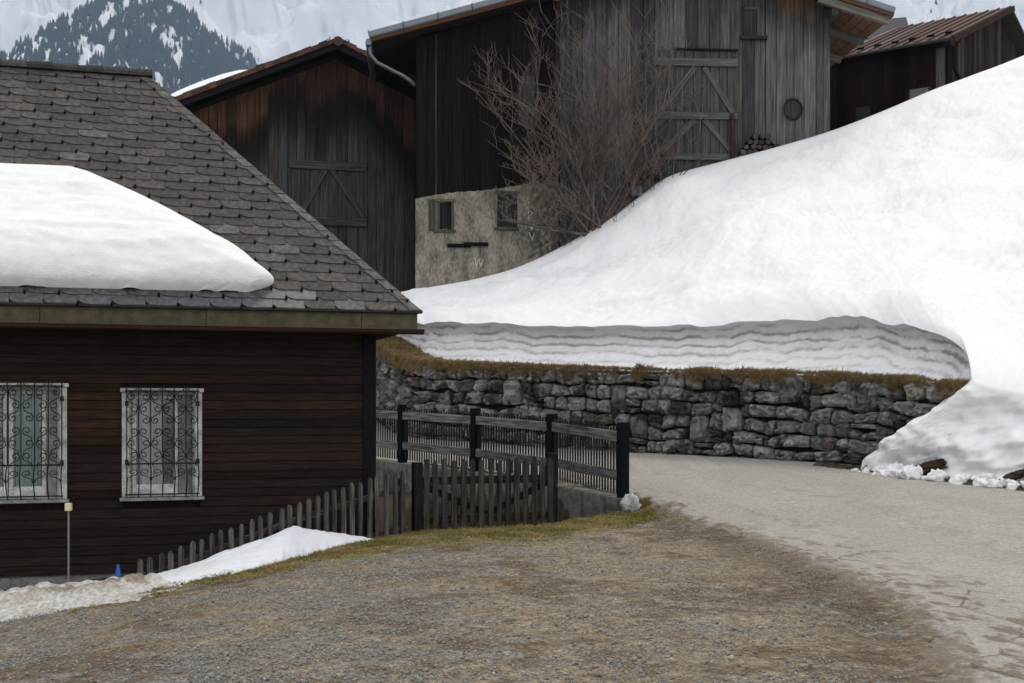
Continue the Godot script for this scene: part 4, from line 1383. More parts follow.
	slab(b, "sill_beam", Vector3(fx.call(620.0), fy.call(180.0), 0.155), Vector3(fx.call(664.0), fy.call(176.0), 0.30), Color(0.07, 0.06, 0.052), M.wood_barn, 0.01, true)
	slab(b, "drain_pipe", Vector3(fx.call(727.5), fy.call(165.0), 0.30), Vector3(fx.call(731.5), fy.call(113.0), 0.40), Color(0.060, 0.022, 0.018), M.rust, 0.03)
	# roof: slab, zinc verge with seams, brown bargeboard, rafters showing at the right-hand eaves
	var roof := part("roof", b)
	var apx := Vector3(8.06, yr.call(8.06), 0)
	var ends := [Vector3(-1.25, yr.call(-1.25), 0), Vector3(13.66, yr.call(13.66), 0)]
	for k in 2:
		var eve: Vector3 = ends[k]
		var dirv := (apx - eve).normalized() if k == 0 else (eve - apx).normalized()
		var up := Vector3(-dirv.y, dirv.x, 0)
		var from := eve if k == 0 else apx
		var ln := apx.distance_to(eve)
		var T := Transform3D(Basis(dirv, up, Vector3(0, 0, 1)), from)
		var m := MB.new(); m.col = Color(0.045, 0.035, 0.028)
		m.box(Vector3(0, -0.02, -9.6), Vector3(ln, 0.10, 0.70), 0.01, true, T)
		put(m, "slope", M.wood_barn, roof)
		var f := MB.new(); f.col = Color(0.16, 0.085, 0.05); f.uvo = Vector2(R(0, 5), 0)
		f.box(Vector3(0, -0.03, 0.705), Vector3(ln, 0.10, 0.75), 0.008, true, T)
		put(f, "bargeboard", M.wood_barn, roof)
		var s := 0.0
		while s < ln:
			var z := MB.new()
			z.box(Vector3(s, 0.08, 0.60), Vector3(minf(s + 1.0, ln) - 0.012, 0.26, 0.80), 0.03, true, T)
			put(z, "verge_flashing", M.zinc, roof)
			var z2 := MB.new()
			z2.box(Vector3(s - 0.02, 0.07, 0.62), Vector3(s + 0.02, 0.275, 0.815), 0.008, true, T)
			put(z2, "seam", M.zinc, roof)
			s += 1.0
		if k == 1:
			for j in 4:
				var r := MB.new(); r.col = jit(Color(0.22, 0.195, 0.165), 0.2)
				r.uvo = Vector2(R(0, 5), R(0, 5))
				r.box(Vector3(ln - 2.2, -0.24, 0.50 - j * 2.1), Vector3(ln - 0.05, -0.03, 0.66 - j * 2.1), 0.01, true, T)
				put(r, "rafter", M.wood_barn, roof)
			for j in 7:
				var r := MB.new(); r.col = jit(Color(0.20, 0.115, 0.07), 0.3)
				r.uvo = Vector2(R(0, 5), R(0, 5))
				r.box(Vector3(ln - 2.1 + j * 0.3, -0.028, -9.0), Vector3(ln - 1.82 + j * 0.3, -0.016, 0.69), 0.003, false, T)
				put(r, "sarking_board", M.wood_barn, roof)
			slab(roof, "purlin", Vector3(11.9, yr.call(12.0) - 0.45, -8.0), Vector3(12.15, yr.call(12.0) - 0.2, 0.6), Color(0.08, 0.07, 0.062), M.wood_barn, 0.01)
	# eaves gutter and its swan-neck downpipe
	var gt := MB.new()
	var ey: float = yr.call(-1.25)
	gt.tube([Vector3(-1.32, ey - 0.02, 0.7), Vector3(-1.32, ey - 0.06, -9.0)], 0.09, 10)
	put(gt, "eaves_gutter", M.zinc, b)
	var dp := MB.new()
	dp.tube([Vector3(-1.30, ey - 0.05, 0.45), Vector3(-1.28, ey - 0.30, 0.45), Vector3(-1.10, ey - 0.52, 0.42), Vector3(-0.35, ey - 0.86, 0.30), Vector3(-0.16, ey - 0.97, 0.20), Vector3(-0.06, ey - 1.02, -0.02)], 0.055, 8)
	put(dp, "downpipe", M.zinc, b)
	# snow on the roof
	var p := PackedVector3Array(); var t := PackedVector2Array(); var cc := PackedColorArray()
	for r in 14:
		for k in 70:
			var e := r / 13.0; var ff := k / 69.0
			var xx := lerpf(-0.9, 13.2, ff)
			var th := 0.45 * pow(clampf(e * 8.0, 0, 1), 0.5) * pow(clampf(ff * 12.0, 0, 1), 0.5) * pow(clampf((1 - ff) * 12.0, 0, 1), 0.5)
			p.append(Vector3(xx, yr.call(xx) + 0.10 + th + n1.get_noise_2d(xx * 6, e * 20) * 0.06, 0.52 - e * 9.5))
			t.append(Vector2(xx, e)); cc.append(Color(0.875, 0.875, 0.88))
	var sm := MB.new()
	sm.sheet(p, 70, t, cc, Vector3.UP)
	var so := put(sm, "roof_snow", M.snow)
	so.transform = b.transform
	tag(so, "layer of snow behind the zinc verge of the tall barn", "snow")

func masonry_top(x: float) -> float:
	return 7.47 - GB + 0.145 * x + 0.03 * sin(x * 2.1)

func make_masonry(b: Node3D) -> void:
	var m := part("plastered_base", b)
	# rough plaster face with two window holes, as a grid
	var xs := steps([-0.02, 4.06, 0.06]); var cols := xs.size()
	var fx := func(px: float) -> float: return (px - 416.0) * 37.1 / 1300.0
	var fy := func(py: float) -> float: return 1.6 + (405.0 - py) * 37.1 / 1300.0 - GB
	var holes := [[fx.call(438.0), fx.call(452.5), fy.call(230.0), fy.call(203.0)], [fx.call(498.0), fx.call(516.0), fy.call(227.0), fy.call(194.0)]]
	var g := MB.new()
	var rows := 70
	var pt := func(x: float, f: float) -> Vector3:
		var y := lerpf(-0.2, masonry_top(x) + n1.get_noise_2d(x * 40.0, 3.0) * 0.03, f)
		return Vector3(x, y, 0.075 + n1.get_noise_2d(x * 7, y * 7) * 0.02 + n2.get_noise_2d(x * 30, y * 30) * 0.005)
	for r in rows:
		for k in cols - 1:
			var q := [pt.call(xs[k], float(r) / rows), pt.call(xs[k + 1], float(r) / rows), pt.call(xs[k + 1], float(r + 1) / rows), pt.call(xs[k], float(r + 1) / rows)]
			var c: Vector3 = (q[0] + q[2]) * 0.5
			var hole := false
			for h in holes: hole = hole or (c.x > h[0] and c.x < h[1] and c.y > h[2] and c.y < h[3])
			if hole: continue
			var i := g.v.size()
			g.quad(q[0], q[1], q[2], q[3], Vector3.BACK)
			for e in range(i, g.v.size()):
				var w: Vector3 = g.v[e]
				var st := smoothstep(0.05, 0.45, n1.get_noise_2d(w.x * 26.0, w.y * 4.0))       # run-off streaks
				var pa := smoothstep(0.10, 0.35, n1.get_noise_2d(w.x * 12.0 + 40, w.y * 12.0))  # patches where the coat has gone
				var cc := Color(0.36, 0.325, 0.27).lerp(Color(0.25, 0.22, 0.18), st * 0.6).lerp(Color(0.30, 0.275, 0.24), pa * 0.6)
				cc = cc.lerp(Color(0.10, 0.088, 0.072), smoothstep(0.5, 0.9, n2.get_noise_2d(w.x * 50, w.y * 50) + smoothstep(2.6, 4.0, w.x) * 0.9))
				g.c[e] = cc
	# its return on the left and its top
	g.col = Color(0.24, 0.21, 0.175)
	g.quad(Vector3(-0.02, -0.2, 0.08), Vector3(-0.02, masonry_top(0), 0.08), Vector3(-0.02, masonry_top(0), -0.5), Vector3(-0.02, -0.2, -0.5), Vector3.LEFT)
	for k in cols - 1:
		g.quad(pt.call(xs[k], 1.0), pt.call(xs[k + 1], 1.0), pt.call(xs[k + 1], 1.0) - Vector3(0, 0, 0.12), pt.call(xs[k], 1.0) - Vector3(0, 0, 0.12), Vector3.UP)
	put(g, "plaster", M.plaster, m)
	for h in holes:
		var w := part("window", b)
		var first: bool = h[0] < 1.5
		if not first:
			slab(w, "wood_panel", Vector3(h[0] - 0.1, h[2] - 0.1, -0.055), Vector3(h[1] + 0.1, h[3] + 0.1, -0.030), Color(0.075, 0.078, 0.076), M.wood_barn)  # dark sheet in the hole, painted for the shade of the opening
		var fr := Color(0.13, 0.118, 0.10)
		for s in [[h[0] - 0.03, h[0] + 0.045], [h[1] - 0.045, h[1] + 0.03]]:
			slab(w, "casing", Vector3(s[0], h[2] - 0.03, -0.04), Vector3(s[1], h[3] + 0.03, 0.095), fr if first else Color(0.06, 0.055, 0.048), M.wood_barn)
		slab(w, "sill", Vector3(h[0] - 0.12, h[2] - 0.09, -0.04), Vector3(h[1] + 0.08, h[2] - 0.01, 0.13), fr, M.wood_barn, 0.01, true)
		slab(w, "lintel", Vector3(h[0] - 0.12, h[3] + 0.01, -0.04), Vector3(h[1] + 0.08, h[3] + 0.09, 0.12), Color(0.16, 0.145, 0.12), M.wood_barn, 0.01, true)
		if first:
			slab(w, "wood_panel", Vector3(h[0] - 0.27, h[2] - 0.05, 0.075), Vector3(h[0] - 0.06, h[3] + 0.08, 0.125), Color(0.105, 0.108, 0.098), M.wood_barn)
	# two plain black bars of unclear kind and the chalked letters
	slab(b, "black_bar", Vector3(fx.call(447.0), fy.call(247.9), 0.09), Vector3(fx.call(471.0), fy.call(244.2), 0.13), Color(0.004, 0.004, 0.004), M.black_paint, 0.004, true)
	slab(b, "black_bar", Vector3(fx.call(463.0), fy.call(246.6), 0.131), Vector3(fx.call(488.0), fy.call(242.8), 0.16), Color(0.004, 0.004, 0.004), M.black_paint, 0.004, true)
	var mk := MB.new()
	var zz := 0.100
	for s in [[474.5, 258.0, 476.0, 267.0], [476.0, 267.0, 478.2, 259.0], [478.8, 259.0, 480.2, 267.0], [480.2, 267.0, 483.0, 259.5]]:
		mk.tube([Vector3(fx.call(s[0]), fy.call(s[1]), zz), Vector3(fx.call(s[2]), fy.call(s[3]), zz)], 0.012, 4)
	put(mk, "chalk_mark", M.chalk, b)
	var mk2 := MB.new()
	for s in [[528.0, 210.0, 529.0, 220.0], [529.0, 210.0, 533.0, 213.0], [533.0, 213.0, 529.0, 216.0], [530.0, 216.0, 534.0, 222.0], [528.5, 224.0, 531.5, 230.0], [531.5, 230.0, 534.0, 223.0], [529.0, 232.0, 532.0, 240.0], [532.0, 240.0, 534.0, 232.0]]:
		mk2.tube([Vector3(fx.call(s[0]), fy.call(s[1]), zz), Vector3(fx.call(s[2]), fy.call(s[3]), zz)], 0.013, 4)
	put(mk2, "chalk_mark", M.chalk, b)

# ---------------------------------------------------------------- cottage with the rusty roof, and a grey roof behind it
func make_cottage() -> void:
	var gy := 8.6
	var c := thing("cottage", "low dark cottage with rust red sheet roof behind the snow slope", "house", frame(14.15, gy, 42.0, 0.617, 0.787))
	var e := 13.46 - gy
	var tn := 0.40
	var wall := part("wall", c)
	var g := MB.new(); g.col = Color(0.030, 0.024, 0.021)
	g.prism(PackedVector2Array([Vector2(0.5, -1), Vector2(0.5, e + 0.10), Vector2(6.5, e + 2.5), Vector2(12.5, e + 0.10), Vector2(12.5, -1)]), 4.0, Transform3D(), -0.45)
	put(g, "wall_core", M.wood_barn, wall)
	var x := 0.5
	while x < 9.0:
		var w := R(0.2, 0.3)
		var tint := jit(Color(0.034, 0.028, 0.025), 0.4)
		if rng.randf() < 0.3: tint = jit(Color(0.085, 0.062, 0.045), 0.3)
		var yt := e + tn * minf(x, 12.0 - x) - 0.02
		board(wall, "board", x + w * 0.5, w - 0.012, 0.0, yt + 0.1, -0.42 + R(0, 0.02), 0.03, func(_p): return tint, M.wood_barn, 1, tn)
		x += w
	# boards of the eaves side
	var z := -0.5
	while z > -4.3:
		var w := R(0.22, 0.32)
		lath(wall, "board", Vector3(0.49, -0.5, z - w * 0.5), Vector3(0.49, e + 0.05, z - w * 0.5), w - 0.012, 0.03, jit(Color(0.020, 0.010, 0.008), 0.35), M.wood_barn, Vector3.LEFT)
		z -= w
	# light corner board, a pair of posts, lean-to rail
	slab(c, "corner_board", Vector3(0.42, 0, -0.62), Vector3(0.60, e - 0.15, -0.37), Color(0.13, 0.115, 0.10), M.wood_barn, 0.01)
	slab(c, "post", Vector3(0.75, 0, -0.35), Vector3(1.12, e - 0.02, -0.18), Color(0.045, 0.04, 0.036), M.wood_barn, 0.01)
	slab(c, "post", Vector3(1.45, 0, -0.36), Vector3(1.62, e + 0.2, -0.22), Color(0.11, 0.092, 0.078), M.wood_barn, 0.01)
	var rl := MB.new()
	rl.tube([Vector3(0.25, e - 0.25, 0.05), Vector3(0.30, e - 0.95, 0.05), Vector3(0.55, e - 1.12, 0.05), Vector3(4.2, e - 1.75, 0.05)], 0.075, 8)
	put(rl, "downpipe", M.black_paint, c)
	lath(c, "shelf_board", Vector3(2.6, e - 1.25, -0.15), Vector3(6.5, e - 0.78, -0.15), 0.35, 0.06, Color(0.07, 0.068, 0.07), M.wood_barn)
	# window and door frames on the eaves side
	for q in [[-1.55, -0.75, e - 2.55, e - 1.35, 0], [-3.4, -2.85, e - 3.3, e - 1.7, 1]]:
		var w := part("window" if q[4] == 0 else "door", c)
		slab(w, "pane", Vector3(0.425, q[2], q[0]), Vector3(0.445, q[3], q[1]), Color(0.030, 0.032, 0.034), M.paint)
		var fc := Color(0.032, 0.014, 0.010)
		slab(w, "casing", Vector3(0.40, q[2] - 0.05, q[0] - 0.09), Vector3(0.45, q[3] + 0.08, q[0] + 0.01), fc, M.wood_barn)
		slab(w, "casing", Vector3(0.40, q[2] - 0.05, q[1] - 0.01), Vector3(0.45, q[3] + 0.08, q[1] + 0.09), fc, M.wood_barn)
		slab(w, "casing", Vector3(0.402, q[3], q[0]), Vector3(0.45, q[3] + 0.08, q[1]), fc, M.wood_barn)
		if q[4] == 0:
			slab(w, "blind", Vector3(0.41, lerpf(q[2], q[3], 0.55), q[0] + 0.06), Vector3(0.424, q[3] - 0.03, q[1] - 0.12), Color(0.20, 0.19, 0.175), M.paint)
			slab(w, "blind", Vector3(0.41, q[2], q[0] + 0.03), Vector3(0.424, lerpf(q[2], q[3], 0.35), q[1] - 0.03), Color(0.075, 0.08, 0.085), M.paint)
	# sheet roof with ribs
	var roof := part("roof", c)
	var sl := Vector3(1, tn, 0).normalized()
	var up := Vector3(-sl.y, sl.x, 0)
	var T := Transform3D(Basis(sl, up, Vector3(0, 0, 1)), Vector3(0, e, 0))
	var m := MB.new(); m.col = Color(0.022, 0.018, 0.016)
	m.box(Vector3(0, -0.05, -4.3), Vector3(6.5, 0.03, 0.10), 0.01, true, T)
	put(m, "deck", M.wood_barn, roof)
	m = MB.new(); m.col = Color(0.05, 0.04, 0.035)
	m.box(Vector3(0, -0.05, -0.10), Vector3(6.5, 0.03, 4.3), 0.01, true, Transform3D(Basis(Vector3(-sl.x, sl.y, 0), Vector3(sl.y, sl.x, 0), Vector3(0, 0, -1)), Vector3(12.1, e, 0)))
	put(m, "deck", M.rust, roof)
	var zz := 0.10
	while zz > -4.3:
		var w := 0.40
		var s := MB.new(); s.col = jit(Color(0.115, 0.050, 0.036), 0.3)
		if rng.randf() < 0.2: s.col = jit(Color(0.16, 0.13, 0.115), 0.2)
		s.box(Vector3(-0.06, 0.03, zz - w + 0.05), Vector3(6.48, 0.045, zz - 0.05), 0.004, true, T)
		s.box(Vector3(-0.06, 0.03, zz - 0.05), Vector3(6.48, 0.085, zz), 0.012, true, T)
		put(s, "roof_sheet", M.rust, roof)
		zz -= w
	for k in 7:
		var s := MB.new()
		s.box(Vector3(0.35 + k * 0.02, 0.085, -3.9 + k * 0.6), Vector3(0.47 + k * 0.02, 0.16, -3.68 + k * 0.6), 0.01, true, T)
		put(s, "snow_guard", M.black_paint, roof)
	slab(roof, "eaves_gutter", Vector3(-0.15, e - 0.09, -4.3), Vector3(-0.02, e + 0.0, 0.1), Color(0.05, 0.045, 0.042), M.rust, 0.03)
	lath(roof, "bargeboard", Vector3(0, e - 0.06, 0.16), Vector3(6.2, e - 0.06 + 6.2 * tn, 0.16), 0.2, 0.05, Color(0.06, 0.038, 0.03), M.wood_barn)
	# the roof beyond
	var d := thing("outbuilding", "building with dark grey sheet metal roof beyond the rusty cottage", "building", frame(12.6, 10.5, 55.0, 0.97, -0.24))
	var eb := 17.0 - 10.5
	slab(d, "wall", Vector3(0.4, -2, -6), Vector3(3.4, eb, -0.6), Color(0.02, 0.017, 0.016), M.wood_barn)
	var r2 := MB.new(); r2.col = Color(0.045, 0.05, 0.056)
	r2.box(Vector3(-0.2, -0.06, -4.0), Vector3(4.1, 0.05, 0), 0.01, false, Transform3D(Basis(Vector3.RIGHT, Vector3(0, 0.89, 0.45), Vector3(0, -0.45, 0.89)), Vector3(0, eb - 0.1, 0)))
	put(r2, "roof", M.rust, d)
	slab(d, "eaves_gutter", Vector3(-0.22, eb - 0.26, -0.02), Vector3(4.12, eb - 0.12, 0.12), Color(0.16, 0.165, 0.17), M.paint, 0.03, true)

# ---------------------------------------------------------------- fences
func picket(parent: Node3D, T: Transform3D, hgt: float, w: float, cc: Color) -> void:
	var g := MB.new()
	g.col = cc
	g.uvo = Vector2(R(0, 9), R(0, 9))
	var k := R(-0.006, 0.006)
	g.prism(PackedVector2Array([Vector2(-w * 0.5, 0), Vector2(w * 0.5, 0), Vector2(w * 0.5 + k, hgt - w * 0.75), Vector2(w * 0.20 + k, hgt - 0.008), Vector2(-w * 0.15 + k, hgt), Vector2(-w * 0.5 + k, hgt - w * 0.7)]), R(0.020, 0.026), T)
	put(g, "picket", M.wood, parent)

func make_fences() -> void:
	# weathered pickets climbing along the house
	var a := Vector2(-4.12, 14.4); var b := Vector2(-1.27, 16.38)
	var ln := a.distance_to(b)
	var u := (b - a) / ln
	var f := thing("picket_fence", "weathered grey picket fence stepping down along the dark house behind the snow", "fence", frame(a.x, -0.6, a.y, u.x, u.y))
	var top := func(s: float) -> float:
		return interp(s / ln, [0, 0.28, 0.62, 0.85, 1], [-0.12, 0.16, 0.53, 0.70, 0.80]) + 0.6
	var low := func(s: float) -> float:
		return maxf(0.0, top.call(s) - 0.95)
	var s := 0.0
	while s < ln:
		if not (s > 0.36 and s < 0.44):
			var tp: float = top.call(s) + R(-0.025, 0.025)
			var lo: float = low.call(s)
			picket(f, Transform3D(Basis(Vector3(0, 0, 1), R(-0.025, 0.025)), Vector3(s, lo, 0.0)), tp - lo, R(0.052, 0.064), jit(Color(0.125, 0.115, 0.098), 0.30))
		s += R(0.112, 0.128)
	for off in [-0.22, -0.72]:
		lath(f, "rail", Vector3(0, top.call(0.0) + off, -0.03), Vector3(ln * 0.55, top.call(ln * 0.55) + off, -0.03), 0.07, 0.035, Color(0.075, 0.068, 0.058), M.wood)
		lath(f, "rail", Vector3(ln * 0.55, top.call(ln * 0.55) + off - 0.003, -0.032), Vector3(ln - 0.02, top.call(ln) + off, -0.032), 0.07, 0.035, Color(0.08, 0.073, 0.062), M.wood)
	for q in [0.1, 0.55, 0.97]:
		slab(f, "post", Vector3(ln * q - 0.05, 0, -0.17), Vector3(ln * q + 0.05, top.call(ln * q) - 0.1, -0.07), Color(0.05, 0.045, 0.04), M.wood)
	# gate of taller pickets between the house corner and the road fence
	a = Vector2(-1.14, 16.55); b = Vector2(0.57, 17.55)
	ln = a.distance_to(b)
	u = (b - a) / ln
	var gt := thing("picket_gate", "closed gate of upright pickets with dark cross braces on the turf", "gate", frame(a.x, -0.03, a.y, u.x, u.y))
	slab(gt, "post", Vector3(-0.10, -0.2, -0.12), Vector3(0.02, 0.90, -0.02), Color(0.016, 0.014, 0.013), M.wood, 0.008)
	slab(gt, "post", Vector3(ln - 0.02, -0.2, -0.14), Vector3(ln + 0.09, 0.98, -0.04), Color(0.016, 0.014, 0.013), M.wood, 0.008)
	s = 0.06
	while s < ln:
		picket(gt, Transform3D(Basis(Vector3(0, 0, 1), R(-0.012, 0.012)), Vector3(s, 0.0 + R(-0.01, 0.02), 0)), R(0.90, 0.945), R(0.066, 0.080), jit(Color(0.070, 0.060, 0.050), 0.30))
		s += R(0.128, 0.140)
	for yy in [0.66, 0.16]:
		lath(gt, "rail", Vector3(0.0, yy, -0.028), Vector3(ln, yy - 0.02, -0.028), 0.10, 0.035, Color(0.03, 0.026, 0.022), M.wood)
	lath(gt, "brace", Vector3(0.05, 0.60, -0.064), Vector3(ln * 0.5, 0.20, -0.064), 0.09, 0.03, Color(0.028, 0.024, 0.02), M.wood)
	lath(gt, "brace", Vector3(ln * 0.5, 0.20, -0.064), Vector3(ln - 0.05, 0.60, -0.064), 0.09, 0.03, Color(0.028, 0.024, 0.02), M.wood)
	var rope := []
	for k in 14:
		var q := k / 13.0
		rope.append(Vector3(ln + 0.02 + q * 0.62, 0.55 + 0.10 * q - 0.14 * sin(PI * q * 0.95), 0.02 - q * 0.35))
	var rm := MB.new(); rm.col = Color(0.16, 0.15, 0.13)
	rm.tube(rope, 0.007, 5)
	put(rm, "tie_cord", M.wood, gt)
	# road fence: black posts, two grey rails, dark slats, on a concrete kerb wall
	var posts := [Vector3(1.72, 0.185, -20.0), Vector3(0.69, 0.30, -22.0), Vector3(-0.66, 0.39, -24.0), Vector3(-2.18, 0.46, -26.0), Vector3(-4.0, 0.55, -28.2)]
	var rf := thing("road_fence", "fence of black posts, grey rails and thin dark slats beside the road", "fence", Transform3D(Basis(), posts[0]))
	var kw := thing("kerb_wall", "low stained concrete wall carrying the slatted road fence", "wall", Transform3D(Basis(), Vector3(posts[0].x, -0.3, posts[0].z)))
	for k in posts.size():
		var p: Vector3 = posts[k] - posts[0]
		var nx: Vector3 = posts[mini(k + 1, posts.size() - 1)] - posts[maxi(k - 1, 0)]
		nx.y = 0
		nx = nx.normalized()
		var T := Transform3D(Basis(-nx, Vector3.UP, (-nx).cross(Vector3.UP)), p)
		var g := MB.new()
		var hh := 1.15
		g.box(Vector3(-0.07, -0.02, -0.06), Vector3(0.07, hh, 0.09), 0.008, false, T)
		put(g, "post", M.black_paint, rf)
		if k == posts.size() - 1: break
		var q: Vector3 = posts[k + 1] - posts[0]
		var d := (q - p); var flat := Vector3(d.x, 0, d.z)
		var l := flat.length()
		var dr := flat / l
		var nrm := Vector3(dr.z, 0, -dr.x)          # towards the yard
		if nrm.z < 0: nrm = -nrm
		for yy in [0.93, 0.33]:
			lath(rf, "rail", p + Vector3(0, yy, 0) + nrm * 0.07 + dr * 0.08, q + Vector3(0, yy, 0) + nrm * 0.07 - dr * 0.08, 0.155, 0.04, jit(Color(0.23, 0.222, 0.21), 0.2), M.wood, nrm)
		var s2 := 0.10
		while s2 < l - 0.08:
			var c0 := p.lerp(q, s2 / l)
			lath(rf, "slat", c0 + Vector3(0, 0.05, 0) + nrm * 0.026, c0 + Vector3(0, 1.07 + R(-0.02, 0.03), 0) + nrm * 0.026, R(0.034, 0.042), 0.02, jit(Color(0.045, 0.034, 0.027), 0.3), M.wood, nrm)
			s2 += 0.085
		# concrete below this bay
		var org := Vector3(posts[0].x, -0.3, posts[0].z)
		var g2 := MB.new()
		var rows := 12; var cols := 40
		var pt := PackedVector3Array(); var t := PackedVector2Array(); var cc := PackedColorArray()
		for r in rows + 2:
			for j in cols:
				var f2 := j / (cols - 1.0)
				var w: Vector3 = (posts[k] as Vector3).lerp(posts[k + 1], f2)
				if k == 0 and j == 0: w += -dr * 0.16
				var top_y := w.y - 0.012
				var off := 0.16
				var y := lerpf(top_y - 0.015, -1.25, maxf(0, r - 2.0) / (rows - 1.0))
				if r == 0: off = -0.14; y = top_y
				elif r == 1: off = 0.145; y = top_y
				var e := Vector3(w.x, y, w.z) + nrm * (off + n2.get_noise_2d(w.x * 20, y * 20) * 0.006)
				pt.append(e - org); t.append(Vector2(j, r))
				var st := smoothstep(0.0, 0.4, n1.get_noise_2d((w.x + w.z) * 30.0, y * 4.0)) 
				cc.append(Color(0.27, 0.255, 0.225).lerp(Color(0.085, 0.074, 0.060), 0.15 + st * 0.6))
		g2.sheet(pt, cols, t, cc, nrm + Vector3(0, 0.3, 0))
		put(g2, "concrete_face", M.concrete, kw)
		if k == 0:
			var g3 := MB.new(); g3.col = Color(0.20, 0.185, 0.16)
			var e0: Vector3 = posts[0] - dr * 0.16 - org
			g3.quad(e0 + nrm * 0.145 + Vector3(0, -0.012, 0), e0 - nrm * 0.14 + Vector3(0, -0.012, 0), e0 - nrm * 0.14 + Vector3(0, -0.6, 0), e0 + nrm * 0.145 + Vector3(0, -0.6, 0), -dr)
			put(g3, "concrete_face", M.concrete, kw)

# ---------------------------------------------------------------- lumps: rocks, snow clods
func lump(rad: Vector3, sd: float, rough: float, cc: Color, rings := 12, segs := 16, facet := 0.0) -> MB:
	var g := MB.new()
	var p := PackedVector3Array(); var t := PackedVector2Array(); var cols := PackedColorArray()
	for r in rings + 1:
		var th := PI * r / rings
		for k in segs + 1:
			var ph := TAU * (k % segs) / segs
			var d := Vector3(sin(th) * cos(ph), cos(th), sin(th) * sin(ph))
			var f := 1.0 + rough * n1.get_noise_3d(d.x * 60 + sd, d.y * 60, d.z * 60) + rough * 0.6 * n2.get_noise_3d(d.x * 60 + sd, d.y * 60, d.z * 60)
			if facet > 0: f = minf(f, 1.0 - facet + 0.12 * n2.get_noise_2d(sd + r, k))
			p.append(d * rad * f)
			t.append(Vector2(ph, th))
			var k2 := 1.0 + 0.2 * n2.get_noise_3d(d.x * 90 + sd, d.y * 90, d.z * 90)
			cols.append(Color(cc.r * k2, cc.g * k2, cc.b * k2))
	g.sheet(p, segs + 1, t, cols, Vector3.ZERO)
	# the first and last rows are poles; aim the normals outwards
	var inward := 0
	for i in g.v.size():
		if g.n[i].dot(g.v[i]) < 0: inward += 1
	if inward * 2 > g.v.size():
		for i in range(0, g.ix.size(), 3):
			var e := g.ix[i + 1]; g.ix[i + 1] = g.ix[i + 2]; g.ix[i + 2] = e
	for i in g.v.size():
		if g.n[i].dot(g.v[i]) < 0: g.n[i] = -g.n[i]
		if g.n[i].length_squared() < 0.5: g.n[i] = g.v[i].normalized()
	return g

